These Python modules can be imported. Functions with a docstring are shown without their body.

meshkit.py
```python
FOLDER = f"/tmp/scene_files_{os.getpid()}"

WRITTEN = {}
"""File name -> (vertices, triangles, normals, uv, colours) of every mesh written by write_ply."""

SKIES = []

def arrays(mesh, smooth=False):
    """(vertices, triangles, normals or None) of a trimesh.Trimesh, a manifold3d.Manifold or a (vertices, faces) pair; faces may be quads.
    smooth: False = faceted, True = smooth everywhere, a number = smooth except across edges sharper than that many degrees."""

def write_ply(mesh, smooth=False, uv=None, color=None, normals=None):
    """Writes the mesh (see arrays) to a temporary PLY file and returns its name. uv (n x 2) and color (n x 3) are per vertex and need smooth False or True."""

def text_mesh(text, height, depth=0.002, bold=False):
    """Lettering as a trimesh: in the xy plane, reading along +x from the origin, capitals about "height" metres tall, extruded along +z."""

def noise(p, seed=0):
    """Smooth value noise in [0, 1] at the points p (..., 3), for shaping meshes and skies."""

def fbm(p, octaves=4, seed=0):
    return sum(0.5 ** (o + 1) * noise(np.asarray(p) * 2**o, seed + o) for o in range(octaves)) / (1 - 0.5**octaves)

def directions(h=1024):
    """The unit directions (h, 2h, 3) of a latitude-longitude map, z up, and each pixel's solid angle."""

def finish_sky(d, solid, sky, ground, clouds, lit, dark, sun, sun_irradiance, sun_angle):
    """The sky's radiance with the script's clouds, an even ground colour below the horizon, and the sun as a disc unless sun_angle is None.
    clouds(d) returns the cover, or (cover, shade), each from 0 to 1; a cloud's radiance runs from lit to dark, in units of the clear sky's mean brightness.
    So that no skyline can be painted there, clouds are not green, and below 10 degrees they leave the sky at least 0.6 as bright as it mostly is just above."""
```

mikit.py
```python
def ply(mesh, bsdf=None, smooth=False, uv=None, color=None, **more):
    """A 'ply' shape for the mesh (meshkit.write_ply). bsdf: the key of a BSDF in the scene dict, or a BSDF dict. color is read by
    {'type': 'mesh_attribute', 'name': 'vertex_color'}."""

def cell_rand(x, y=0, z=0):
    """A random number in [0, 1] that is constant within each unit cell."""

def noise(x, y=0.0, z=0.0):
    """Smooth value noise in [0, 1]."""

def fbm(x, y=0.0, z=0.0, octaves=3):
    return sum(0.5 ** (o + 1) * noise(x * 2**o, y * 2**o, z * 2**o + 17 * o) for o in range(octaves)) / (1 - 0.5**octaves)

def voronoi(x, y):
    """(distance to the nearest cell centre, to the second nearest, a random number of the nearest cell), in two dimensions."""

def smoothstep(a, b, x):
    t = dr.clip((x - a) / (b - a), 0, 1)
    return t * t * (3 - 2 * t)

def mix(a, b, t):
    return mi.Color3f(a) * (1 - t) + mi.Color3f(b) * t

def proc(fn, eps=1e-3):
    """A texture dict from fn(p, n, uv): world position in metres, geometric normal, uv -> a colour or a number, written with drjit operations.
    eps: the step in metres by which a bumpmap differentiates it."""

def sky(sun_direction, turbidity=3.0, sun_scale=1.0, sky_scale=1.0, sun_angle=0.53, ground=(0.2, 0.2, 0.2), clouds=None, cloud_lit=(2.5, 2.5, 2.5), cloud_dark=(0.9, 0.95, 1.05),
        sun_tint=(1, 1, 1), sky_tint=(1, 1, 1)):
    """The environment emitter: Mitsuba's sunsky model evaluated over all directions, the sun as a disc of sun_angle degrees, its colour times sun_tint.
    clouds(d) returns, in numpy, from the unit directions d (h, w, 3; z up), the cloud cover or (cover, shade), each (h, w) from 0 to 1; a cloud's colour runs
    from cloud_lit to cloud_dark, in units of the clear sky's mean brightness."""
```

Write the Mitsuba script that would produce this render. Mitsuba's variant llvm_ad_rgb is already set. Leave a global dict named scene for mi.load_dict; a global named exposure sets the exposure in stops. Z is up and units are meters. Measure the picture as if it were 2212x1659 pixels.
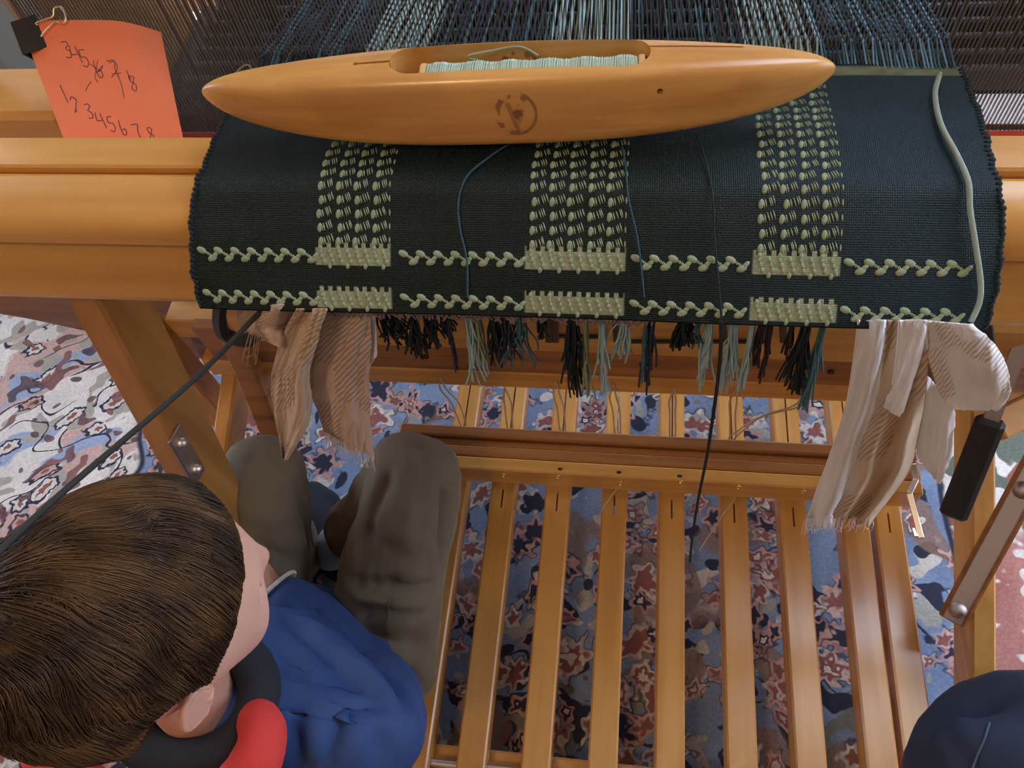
import math, random
import numpy as np, trimesh, manifold3d, drjit as dr
import mitsuba as mi
import mikit, meshkit
from mikit import noise, fbm, voronoi, smoothstep, mix
from shapely.geometry import Polygon

T = mi.ScalarTransform4f
rng = np.random.default_rng(7)
random.seed(7)
scene, labels = {}, {}

# ---------------------------------------------------------------- camera, sky, lamp, exposure
FPX, CAM_H = 1700.0, 1.10
_X = np.array([12000, 508, -1700.0]); _X /= np.linalg.norm(_X)
_Y = np.array([368, -3005, 1700.0]); _Y -= _X * (_X @ _Y); _Y /= np.linalg.norm(_Y)
RC = np.stack([_X, _Y, np.cross(_X, _Y)])          # camera axes (right, down, forward) -> world
CAM = np.array([0, 0, CAM_H])
_fw, _up = RC @ [0, 0, 1.0], RC @ [0, -1.0, 0]
scene['camera'] = {'type': 'perspective', 'fov': 2 * math.degrees(math.atan(1106 / FPX)), 'fov_axis': 'x', 'near_clip': 0.02,
                   'to_world': T().look_at(origin=CAM.tolist(), target=(CAM + _fw).tolist(), up=_up.tolist())}
scene['sky'] = mikit.sky((0.3, -0.6, 0.7), turbidity=4.0, sun_scale=0.0, sky_scale=40.0, ground=(0.25, 0.24, 0.22),
                         clouds=lambda d: (0.75 + 0.25 * meshkit.fbm(d * 3.0 + 5, 4), 1 - np.clip(d[..., 2], 0, 1) ** 0.8),      # overcast: brightest overhead
                         cloud_lit=(3.2, 3.8, 4.7), cloud_dark=(0.9, 0.97, 1.1))
LAMP = 85.0
exposure = -0.55


def at(px, py, x=None, y=None, z=None, d=None):
    """The point of the place that the photograph shows at this pixel, on the plane x, y or z = const or at depth d."""
    r = RC @ np.array([px - 1106, py - 829.5, FPX])
    t = (x / r[0]) if x is not None else (y / r[1]) if y is not None else ((z - CAM_H) / r[2]) if z is not None else d / FPX
    return CAM + r * t


# ---------------------------------------------------------------- bookkeeping
def numbered(key):
    if key not in scene and key not in labels and not any(k.startswith(key + '__') for k in scene):
        return key
    n = 1
    while f'{key}_{n:03d}' in scene or f'{key}_{n:03d}' in labels:
        n += 1
    return f'{key}_{n:03d}'


def tag(key, label=None, cat=None, group=None, kind=None):
    d = labels.setdefault(key, {})
    for k, v in (('label', label), ('category', cat), ('group', group), ('kind', kind)):
        if v:
            d[k] = v
    return key


def obj(name, mesh, bsdf, parent=None, smooth=False, label=None, cat=None, group=None, kind=None, **more):
    key = numbered(f'{parent}__{name}' if parent else name)
    scene[key] = mikit.ply(mesh, bsdf, smooth=smooth, **more)
    if label or cat or group or kind:
        tag(key, label, cat, group, kind)
    return key


def thing(name, label, cat, group=None):
    key = numbered(name)
    return tag(key, label, cat, group)


# ---------------------------------------------------------------- mesh helpers
def V(*a):
    return np.array(a, float)


def unit(a):
    return np.asarray(a, float) / max(np.linalg.norm(a), 1e-12)


def frame_box(c, ax, ay, az, sx, sy, sz, bev=0.002):
    """A box with chamfered edges: centre, three unit axes, three sizes."""
    h = np.array([sx, sy, sz]) / 2
    b = min(bev, h.min() * 0.6)
    pts = []
    for s in np.ndindex(2, 2, 2):
        s = np.array(s) * 2 - 1
        for k in range(3):
            q = s * (h - b); q[k] = s[k] * h[k]
            pts.append(q)
    A = np.stack([ax, ay, az])
    return trimesh.convex.convex_hull(np.array(pts) @ A + c)


def box(x0, x1, y0, y1, z0, z1, bev=0.002):
    return frame_box(V((x0 + x1) / 2, (y0 + y1) / 2, (z0 + z1) / 2), V(1, 0, 0), V(0, 1, 0), V(0, 0, 1), x1 - x0, y1 - y0, z1 - z0, bev)


def board(p0, p1, w, t, wdir, bev=0.002):
    """A board from p0 to p1, w wide along wdir, t thick."""
    p0, p1 = np.asarray(p0, float), np.asarray(p1, float)
    a = unit(p1 - p0); b = unit(wdir - a * (a @ wdir)); c = np.cross(a, b)
    return frame_box((p0 + p1) / 2, a, b, c, np.linalg.norm(p1 - p0), w, t, bev)


def profile_x(pts, x0, x1):
    """A profile (y, z) carried along x."""
    m = trimesh.creation.extrude_polygon(Polygon(pts), x1 - x0, engine='earcut')
    v = m.vertices
    return trimesh.Trimesh(np.stack([v[:, 2] + x0, v[:, 0], v[:, 1]], 1), m.faces, process=False)


def tube(pts, r, n=6, caps=True):
    pts = np.asarray(pts, float); k = len(pts)
    r = np.broadcast_to(np.asarray(r, float), (k,))
    t = np.gradient(pts, axis=0); t /= np.linalg.norm(t, axis=1, keepdims=True) + 1e-12
    u = np.cross(t[0], [0, 0, 1.0] if abs(t[0][2]) < 0.9 else [1.0, 0, 0]); u /= np.linalg.norm(u)
    ang = np.arange(n) * 2 * np.pi / n
    rings = []
    for i in range(k):
        u = u - t[i] * (t[i] @ u); u /= np.linalg.norm(u) + 1e-12
        w = np.cross(t[i], u)
        rings.append(pts[i] + r[i] * (np.cos(ang)[:, None] * u + np.sin(ang)[:, None] * w))
    v = np.vstack(rings); f = []
    j = np.arange(n); j2 = (j + 1) % n
    for i in range(k - 1):
        a, b = i * n, (i + 1) * n
        f.append(np.stack([a + j, a + j2, b + j2], 1)); f.append(np.stack([a + j, b + j2, b + j], 1))
    if caps:
        f.append(np.stack([np.zeros(n - 2, int), j[2:], j[1:-1]], 1)); e = (k - 1) * n
        f.append(np.stack([np.full(n - 2, e), e + j[1:-1], e + j[2:]], 1))
    return v, np.vstack(f)


def join(parts):
    vs, fs, o = [], [], 0
    for p in parts:
        v, f = (p.vertices, p.faces) if hasattr(p, 'vertices') else p
        vs.append(np.asarray(v)); fs.append(np.asarray(f) + o); o += len(v)
    return np.vstack(vs), np.vstack(fs)


def curve(pts, n=24):
    """A smooth line (Catmull-Rom) through the points."""
    p = np.asarray(pts, float)
    p = np.vstack([2 * p[0] - p[1], p, 2 * p[-1] - p[-2]])
    out = []
    m = len(p) - 3
    for s in np.linspace(0, m, n):
        i = min(int(s), m - 1); t = s - i
        a, b, c, d = p[i:i + 4]
        out.append(0.5 * (2 * b + (c - a) * t + (2 * a - 5 * b + 4 * c - d) * t * t + (3 * b - a - 3 * c + d) * t ** 3))
    return np.array(out)


def grid_faces(nu, nv):
    i, j = np.meshgrid(np.arange(nu - 1), np.arange(nv - 1), indexing='ij')
    a = (i * nv + j).ravel()
    return np.vstack([np.stack([a, a + nv, a + nv + 1], 1), np.stack([a, a + nv + 1, a + 1], 1)])


def sheet(top, thick):
    """A closed sheet from a grid of points (nu, nv, 3), thick downwards along its normals; returns the mesh and the (u, v) of each vertex."""
    nu, nv = top.shape[:2]
    du, dv = np.gradient(top, axis=0), np.gradient(top, axis=1)
    n = np.cross(du, dv); n /= np.linalg.norm(n, axis=2, keepdims=True) + 1e-12
    v = np.vstack([top.reshape(-1, 3), (top - n * thick).reshape(-1, 3)])
    f = grid_faces(nu, nv); N = nu * nv
    rim = np.concatenate([np.arange(nv), np.arange(1, nu) * nv + nv - 1, (nu - 1) * nv + np.arange(nv - 2, -1, -1), np.arange(nu - 2, 0, -1) * nv])
    r2 = np.roll(rim, -1)
    side = np.vstack([np.stack([rim, r2, r2 + N], 1), np.stack([rim, r2 + N, rim + N], 1)])
    uv = np.stack(np.meshgrid(np.linspace(0, 1, nu), np.linspace(0, 1, nv), indexing='ij'), -1).reshape(-1, 2)
    return (v, np.vstack([f, f[:, ::-1] + N, side])), np.vstack([uv, uv])


def ball(c, r, n=2):
    m = trimesh.creation.icosphere(n)
    return m.vertices * np.asarray(r) + c, m.faces


def to_manifold(m):
    v, f = (m.vertices, m.faces) if hasattr(m, 'vertices') else m
    return manifold3d.Manifold(manifold3d.Mesh(np.asarray(v, np.float32), np.asarray(f, np.uint32)))


def limb_body(J, bones, edge=0.008, smooth=12, extra=()):
    """One continuous skin over the joints J = {name: (point, radius)} and the bones between them."""
    S = manifold3d.Manifold
    parts = []
    for b in bones:
        parts.append(S.batch_hull([S.sphere(J[k][1], 24).translate(tuple(map(float, J[k][0]))) for k in b]))
    parts += list(extra)
    m = S.batch_boolean(parts, manifold3d.OpType.Add).refine_to_length(edge)
    me = m.to_mesh()
    t = trimesh.Trimesh(me.vert_properties[:, :3], me.tri_verts, process=True)
    trimesh.smoothing.filter_taubin(t, iterations=smooth)
    return t


def wrinkle(t, amp, freq, seed=0, stretch=(1, 1, 1)):
    n = t.vertex_normals
    d = meshkit.fbm(np.asarray(t.vertices) * freq * np.array(stretch) + 31.7 * seed, 3, seed) - 0.5
    return trimesh.Trimesh(t.vertices + n * (amp * d)[:, None], t.faces, process=False)


# ---------------------------------------------------------------- materials
def principled(color, rough=0.5, **k):
    c = color if isinstance(color, dict) else {'type': 'rgb', 'value': list(map(float, color))}
    return {'type': 'twosided', 'b': {'type': 'principled', 'base_color': c, 'roughness': float(rough), **k}}


def wood_fn(axis, light, dark, scale=1.0):
    def fn(p, n, uv):
        q = [p.x, p.y, p.z]
        s = [55.0 * scale] * 3
        s[axis] = 3.5 * scale
        a = fbm(q[0] * s[0], q[1] * s[1] + 3.0, q[2] * s[2], 3)
        s[axis] *= 2
        b = noise(q[0] * s[0] * 5, q[1] * s[1] * 5, q[2] * s[2] * 5)
        c = noise(q[0] * 9, q[1] * 9, q[2] * 9)
        return mix(light, dark, dr.clip(0.75 * smoothstep(0.35, 0.75, a) + 0.18 * b + 0.3 * (c - 0.5), 0, 1))
    return mikit.proc(fn)


W1, W2 = (0.63, 0.335, 0.088), (0.50, 0.235, 0.050)
scene['wood_along_x'] = principled(wood_fn(0, W1, W2), 0.36, clearcoat=0.25, clearcoat_gloss=0.7)
scene['wood_along_y'] = principled(wood_fn(1, (0.58, 0.29, 0.070), (0.45, 0.20, 0.040)), 0.25, clearcoat=1.0, clearcoat_gloss=0.8, specular=0.7)
scene['wood_along_z'] = principled(wood_fn(2, (0.46, 0.22, 0.055), (0.34, 0.145, 0.034)), 0.38, clearcoat=0.2, clearcoat_gloss=0.7)
scene['wood_brown'] = principled(wood_fn(0, (0.36, 0.15, 0.042), (0.20, 0.075, 0.022)), 0.4, clearcoat=0.2)
scene['wood_shelf'] = principled(wood_fn(0, (0.27, 0.11, 0.03), (0.17, 0.065, 0.02)), 0.45)
scene['dark_metal'] = {'type': 'twosided', 'b': {'type': 'roughconductor', 'material': 'Cr', 'alpha': 0.3, 'specular_reflectance': {'type': 'rgb', 'value': [0.75, 0.7, 0.63]}}}
scene['bright_metal'] = {'type': 'twosided', 'b': {'type': 'roughconductor', 'material': 'Ag', 'alpha': 0.22}}
scene['grey_metal'] = {'type': 'twosided', 'b': {'type': 'roughconductor', 'material': 'Cr', 'alpha': 0.38, 'specular_reflectance': {'type': 'rgb', 'value': [0.85, 0.82, 0.8]}}}
scene['brass'] = {'type': 'twosided', 'b': {'type': 'roughconductor', 'material': 'Au', 'alpha': 0.25}}
scene['reed_steel'] = principled((0.30, 0.27, 0.245), 0.3, metallic=0.7)
scene['black_plastic'] = principled((0.012, 0.012, 0.013), 0.45)
scene['red_felt'] = principled((0.5, 0.05, 0.03), 0.9, sheen=0.5)
scene['cord_beige'] = principled((0.45, 0.34, 0.24), 0.9)
scene['cord_dark'] = principled((0.022, 0.024, 0.022), 0.85)

# yarns
scene['yarn_sage'] = principled((0.235, 0.285, 0.175), 0.85, sheen=0.3)
scene['yarn_dark'] = principled((0.006, 0.014, 0.018), 0.8, sheen=0.3)
scene['yarn_teal'] = principled((0.045, 0.13, 0.17), 0.8, sheen=0.4)
scene['yarn_ice'] = principled((0.35, 0.52, 0.56), 0.8, sheen=0.4)
scene['yarn_blue'] = principled((0.12, 0.30, 0.46), 0.6, sheen=0.4)
scene['yarn_navy'] = principled((0.014, 0.024, 0.05), 0.75, sheen=0.4)
scene['yarn_thread'] = principled((0.25, 0.31, 0.25), 0.85)
scene['yarn_petrol'] = principled((0.018, 0.060, 0.085), 0.8)
scene['yarn_purple'] = principled((0.022, 0.012, 0.022), 0.85)

# ---------------------------------------------------------------- the room: window walls at the back and on the right, solid walls elsewhere
scene['plaster'] = principled((0.40, 0.31, 0.22), 0.9)
scene['ceiling_white'] = principled((0.52, 0.45, 0.37), 0.9)
scene['white_paint'] = principled((0.75, 0.74, 0.72), 0.5)
RX0, RX1, RY0, RY1, RZ = -2.6, 2.4, -2.0, 2.8, 2.45


def floor_boards(p, n, uv):
    k = dr.floor(p.y / 0.09)
    g = fbm(p.x * 4 + mikit.cell_rand(k) * 40, p.y * 60, 0.0, 3)
    line = smoothstep(0.0, 0.03, dr.abs(p.y / 0.09 - k - 0.5) - 0.47)
    return mix(mix((0.30, 0.13, 0.045), (0.18, 0.07, 0.022), g), (0.06, 0.025, 0.01), line)


scene['floor_wood'] = principled(mikit.proc(floor_boards), 0.35)
obj('floor', box(RX0, RX1, RY0, RY1, -0.06, 0.0), 'floor_wood', kind='structure')
KX0, KX1, KY0, KY1 = 0.55, 1.95, 0.55, 2.05        # roof window
obj('ceiling', join([box(RX0, KX0, RY0, RY1, RZ, RZ + .06), box(KX1, RX1, RY0, RY1, RZ, RZ + .06), box(KX0, KX1, RY0, KY0, RZ, RZ + .06), box(KX0, KX1, KY1, RY1, RZ, RZ + .06)]), 'ceiling_white', kind='structure')
obj('wall_front', box(RX0, RX1, RY0 - 0.1, RY0, 0, RZ), 'plaster', kind='structure')
# left wall with one window opening, back wall and right wall with wide window openings
obj('wall_left', join([box(RX0 - 0.1, RX0, RY0, 0.3, 0, RZ), box(RX0 - 0.1, RX0, 2.3, RY1, 0, RZ), box(RX0 - 0.1, RX0, 0.3, 2.3, 0, 0.5), box(RX0 - 0.1, RX0, 0.3, 2.3, 2.2, RZ)]), 'plaster', kind='structure')
obj('wall_back', join([box(RX0, -1.3, RY1, RY1 + 0.1, 0, RZ), box(1.3, RX1, RY1, RY1 + 0.1, 0, RZ), box(-1.3, 1.3, RY1, RY1 + 0.1, 0, 0.6), box(-1.3, 1.3, RY1, RY1 + 0.1, 2.2, RZ)]), 'plaster', kind='structure')
obj('wall_right', join([box(RX1, RX1 + 0.1, RY0, -0.4, 0, RZ), box(RX1, RX1 + 0.1, 1.9, RY1, 0, RZ), box(RX1, RX1 + 0.1, -0.4, 1.9, 0, 0.35), box(RX1, RX1 + 0.1, -0.4, 1.9, 2.2, RZ)]), 'plaster', kind='structure')


def window(axis, w0, a0, a1, z0, z1, n):
    k = thing('window_%d' % (1 + sum(q.startswith('window_') for q in labels)), None, None)
    bars = [(a0, a0 + .05, z0, z1), (a1 - .05, a1, z0, z1), (a0, a1, z0, z0 + .05), (a0, a1, z1 - .05, z1)]
    for i in range(1, n):
        c = a0 + (a1 - a0) * i / n
        bars.append((c - .025, c + .025, z0, z1))
    ms = [box(b[0], b[1], w0, w0 + .06, b[2], b[3]) if axis == 'y' else box(w0, w0 + .06, b[0], b[1], b[2], b[3]) for b in bars]
    obj('frame', join(ms), 'white_paint', k)
    tag(k, kind='structure')


window('y', RY1 + 0.02, -1.3, 1.3, 0.6, 2.2, 2)
window('x', RX1 + 0.02, -0.4, 1.9, 0.35, 2.2, 2)
window('x', RX0 - 0.08, 0.3, 2.3, 0.5, 2.2, 2)
k = thing('window_4', None, None)
obj('frame', join([box(KX0, KX0 + .05, KY0, KY1, RZ + .061, RZ + .11), box(KX1 - .05, KX1, KY0, KY1, RZ + .061, RZ + .11), box(KX0, KX1, KY0, KY0 + .05, RZ + .061, RZ + .11), box(KX0, KX1, KY1 - .05, KY1, RZ + .061, RZ + .11)]), 'white_paint', k)
tag(k, kind='structure')

# ceiling lamp, behind the one who looks
lamp = thing('ceiling_lamp', 'round white glass ceiling lamp above the loom bench', 'lamp')
gv, gf = ball(V(-0.5, -0.75, RZ - 0.17), 0.11, 3)
scene[lamp + '__globe'] = mikit.ply((gv, gf), principled((0.8, 0.8, 0.8), 0.5), smooth=True, emitter={'type': 'area', 'radiance': {'type': 'rgb', 'value': [LAMP, LAMP * 0.66, LAMP * 0.36]}})
obj('mount', trimesh.creation.cylinder(0.06, 0.07, sections=32, transform=trimesh.transformations.translation_matrix([-0.5, -0.75, RZ - 0.035])), 'white_paint', lamp)


# ---------------------------------------------------------------- the rug
def cells(x, y):
    """Jittered cells: distance to the nearest centre, offset from it, its random number."""
    best, bx, by, br = mi.Float(9), mi.Float(0), mi.Float(0), mi.Float(0)
    for a in (-1, 0, 1):
        for b in (-1, 0, 1):
            cx, cy = dr.floor(x) + a, dr.floor(y) + b
            ox, oy = x - cx - 0.15 - 0.7 * mikit.cell_rand(cx, cy, 1), y - cy - 0.15 - 0.7 * mikit.cell_rand(cx, cy, 2)
            d = dr.sqrt(ox * ox + oy * oy)
            n_ = d < best
            bx, by, br, best = dr.select(n_, ox, bx), dr.select(n_, oy, by), dr.select(n_, mikit.cell_rand(cx, cy, 3), br), dr.minimum(best, d)
    return best, dr.atan2(by, bx), br


def rug_fn(p, n, uv):
    x, y = p.x, p.y
    wx = x + 0.024 * (noise(x * 22, y * 22) - 0.5)
    wy = y + 0.024 * (noise(x * 22 + 9, y * 22) - 0.5)
    ca, sa = 0.82, 0.57
    a, b = wx * ca + wy * sa, -wx * sa + wy * ca
    rough = noise(x * 260, y * 260) - 0.5
    ivory, blue, navy, red, pink = (0.58, 0.54, 0.50), (0.185, 0.255, 0.40), (0.018, 0.020, 0.045), (0.23, 0.080, 0.068), (0.46, 0.26, 0.23)
    green = (0.10, 0.115, 0.09)
    col = mix(blue, (0.14, 0.18, 0.28), noise(x * 30, y * 30))
    # vines and leaves
    l1 = dr.abs(fbm(a * 13, b * 13, 0.0, 2) - 0.5) + 0.012 * rough
    col = mix(col, navy, smoothstep(0.020, 0.010, l1) * smoothstep(0.38, 0.5, noise(a * 9, b * 9)))
    col = mix(col, mix(ivory, green, noise(a * 12, b * 12)), smoothstep(0.68, 0.74, noise(a * 62, b * 62, 5.0) + 0.06 * rough))
    col = mix(col, navy, smoothstep(0.71, 0.76, noise(a * 50, b * 50, 11.0) + 0.06 * rough))
    col = mix(col, (0.22, 0.13, 0.09), 0.8 * smoothstep(0.62, 0.68, fbm(a * 17, b * 17, 13.0, 2)))
    # flowers, large and small
    rag = noise(x * 150, y * 150, 3.0) - 0.5
    for sc_, keep, k in ((14.5, 0.30, 7.0), (25.0, 0.40, 5.0)):
        f, th, r = cells(a * sc_ + sc_, b * sc_)
        pt = f * (1 + 0.22 * dr.cos(k * th + 9 * r)) + 0.20 * rag + 0.14 * (noise(a * 70, b * 70, r * 9) - 0.5)
        on = smoothstep(keep, keep + 0.02, r)
        col = mix(col, navy, on * smoothstep(0.42, 0.34, pt) * 0.8 * smoothstep(0.35, 0.60, noise(a * 45, b * 45, 21.0)))
        col = mix(col, mix(ivory, pink, smoothstep(0.45, 0.75, r)), on * smoothstep(0.35, 0.29, pt) * (0.55 + 0.45 * smoothstep(0.35, 0.5, noise(x * 120, y * 120, 8.0))))
        col = mix(col, mix(red, navy, smoothstep(0.72, 0.76, r)), on * smoothstep(0.22, 0.15, pt))
        col = mix(col, ivory, on * smoothstep(0.09, 0.05, pt) * smoothstep(0.5, 0.52, noise(r * 50)))
    # the ivory ground on the left
    iv = mix((0.68, 0.64, 0.60), (0.56, 0.53, 0.51), noise(x * 24, y * 24))
    q1, q2 = a * 9 + 3, b * 20
    g1 = fbm(q1, q2, 2.0, 2)
    iv = mix(iv, mix(pink, ivory, 0.25), smoothstep(0.57, 0.63, g1 + 0.05 * rough))
    iv = mix(iv, navy, smoothstep(0.020, 0.012, dr.abs(g1 - 0.575) + 0.01 * rough) * smoothstep(0.40, 0.55, noise(a * 15, b * 24, 4.0)))
    g2 = fbm(a * 7 + 20, b * 17, 4.0, 2)
    iv = mix(iv, (0.27, 0.33, 0.47), smoothstep(0.70, 0.73, g2))
    iv = mix(iv, (0.34, 0.31, 0.27), smoothstep(0.67, 0.72, noise(a * 38, b * 66, 6.0)))
    e1 = dr.abs(fbm(a * 11 + 7, b * 24, 8.0, 2) - 0.5) + 0.01 * rough
    iv = mix(iv, navy, smoothstep(0.022, 0.012, e1) * smoothstep(0.50, 0.60, noise(a * 14, b * 26, 3.0)))
    f, th, r = cells(a * 15 + 4, b * 27)
    pt = f * (1 + 0.12 * dr.cos(6 * th)) + 0.10 * rough
    on = smoothstep(0.66, 0.68, r)
    iv = mix(iv, navy, on * smoothstep(0.37, 0.33, pt))
    iv = mix(iv, mix(pink, ivory, smoothstep(0.7, 0.8, r)), on * smoothstep(0.27, 0.24, pt))
    iv = mix(iv, red, on * smoothstep(0.13, 0.10, pt))
    iv = mix(iv, mix(red, navy, noise(a * 30, b * 30)), 0.9 * smoothstep(0.73, 0.77, noise(a * 55, b * 80, 16.0)))
    edge = x + 0.79 + 0.035 * (noise(y * 16, 0.5) - 0.5) * 2 + 0.06 * smoothstep(0.45, 0.25, y)
    col = mix(col, navy, smoothstep(0.012, 0.007, dr.abs(edge)))
    col = mix(col, iv, smoothstep(0.004, -0.004, edge))
    # the red ground with ivory figures on the right
    rd = mix((0.30, 0.10, 0.085), (0.42, 0.20, 0.17), noise(x * 20, y * 20))
    rd = mix(rd, ivory, smoothstep(0.58, 0.64, fbm(a * 30, b * 30, 9.0, 3)))
    rd = mix(rd, navy, smoothstep(0.70, 0.73, fbm(a * 24 + 5, b * 24, 1.0, 2)))
    gr = mix(green, ivory, smoothstep(0.50, 0.58, fbm(a * 52, b * 52, 2.0, 2)))
    gr = mix(gr, red, smoothstep(0.74, 0.78, noise(a * 30, b * 30, 7.0)))
    rd = mix(rd, gr, smoothstep(0.43, 0.46, y + 0.04 * noise(x * 20, y * 20)))
    e2 = x - 0.455 - 0.03 * (noise(y * 11, 7.5) - 0.5)
    col = mix(col, navy, smoothstep(0.010, 0.006, dr.abs(e2)))
    col = mix(col, rd, smoothstep(-0.004, 0.004, e2))
    return col * (0.86 + 0.28 * noise(x * 420, y * 420))


scene['rug_wool'] = principled(mikit.proc(rug_fn), 0.95, sheen=0.3)
obj('area_rug', box(-1.9, 1.5, -1.2, 1.6, 0.001, 0.012, 0.004), 'rug_wool', label='large patterned oriental rug in blue, ivory and red under the loom', cat='rug')

# ---------------------------------------------------------------- the loom
loom = thing('floor_loom', 'varnished wooden floor loom with slatted foot treadles and a steel reed', 'loom')
BX0, BX1 = -0.72, 0.72
# breast beam: flat ledge, rounded rail, front board
ledge = [(0.3715, 0.705), (0.3715, 0.7565), (0.3700, 0.758), (0.3455, 0.758), (0.344, 0.7565), (0.344, 0.705)]
obj('beam_ledge', profile_x(ledge, BX0, BX1), 'wood_along_x', loom)
rail = [(0.3430, 0.700), (0.3430, 0.752)]
for k in range(0, 11):
    a = math.pi / 2 + math.pi / 2 * k / 10
    rail.append((0.3375 + 0.0330 * math.cos(a), 0.7275 + 0.0280 * math.sin(a)))
rail += [(0.3130, 0.726), (0.3145, 0.722), (0.318, 0.7205), (0.318, 0.700)]
obj('breast_beam', profile_x(rail, BX0, BX1), 'wood_along_x', loom, smooth=25)
front = [(0.3430, 0.668), (0.3430, 0.699), (0.3165, 0.7185), (0.3135, 0.7172), (0.3120, 0.714), (0.3000, 0.6745), (0.3015, 0.6690), (0.3050, 0.6680)]
obj('beam_board', profile_x(front, BX0, BX1), 'wood_along_x', loom, smooth=25)

# beater: race board with red felt, reed between rails, uprights
obj('shuttle_race', box(BX0 + .1, BX1 - .1, 0.4545, 0.4690, 0.625, 0.668, .002), 'wood_along_x', loom)
obj('race_felt', box(BX0 + .16, BX1 - .16, 0.4525, 0.4590, 0.6685, 0.6815, .001), 'red_felt', loom, label='red felt strip along the foot of the reed')
obj('race_cap', box(-0.62, -0.4435, 0.440, 0.4995, 0.669, 0.716, .005), 'wood_along_x', loom)
for s in (-1, 1):
    obj('beater_upright', box(s * 0.575 - .0175, s * 0.575 + .0175, 0.462, 0.497, 0.10, 0.6245, .003), 'wood_along_z', loom)
    obj('beater_arm', box(s * 0.535 - .0125, s * 0.535 + .0125, 0.462, 0.492, 0.7165, 0.86, .003), 'wood_along_z', loom)
obj('beater_handle', box(-0.56, 0.56, 0.450, 0.500, 0.8605, 0.890, .006), 'wood_along_x', loom)
RX_0, RX_1, PITCH = -0.432, 0.46, 0.00262
dents = []
for i in range(int((RX_1 - RX_0) / PITCH)):
    x = RX_0 + i * PITCH
    dents.append(([(x - .00027, .4605, .674), (x + .00027, .4605, .674), (x + .00027, .4621, .674), (x - .00027, .4621, .674),
                   (x - .00027, .4605, .853), (x + .00027, .4605, .853), (x + .00027, .4621, .853), (x - .00027, .4621, .853)],
                  [(0, 1, 5), (0, 5, 4), (1, 2, 6), (1, 6, 5), (2, 3, 7), (2, 7, 6), (3, 0, 4), (3, 4, 7)]))
obj('reed_dents', join(dents), 'reed_steel', loom, kind='stuff', label='close-set upright steel wires of the reed')
obj('reed_edge', box(RX_0 - .01, RX_1 + .01, 0.4598, 0.4672, 0.853, 0.860, .001), 'black_plastic', loom)
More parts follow.
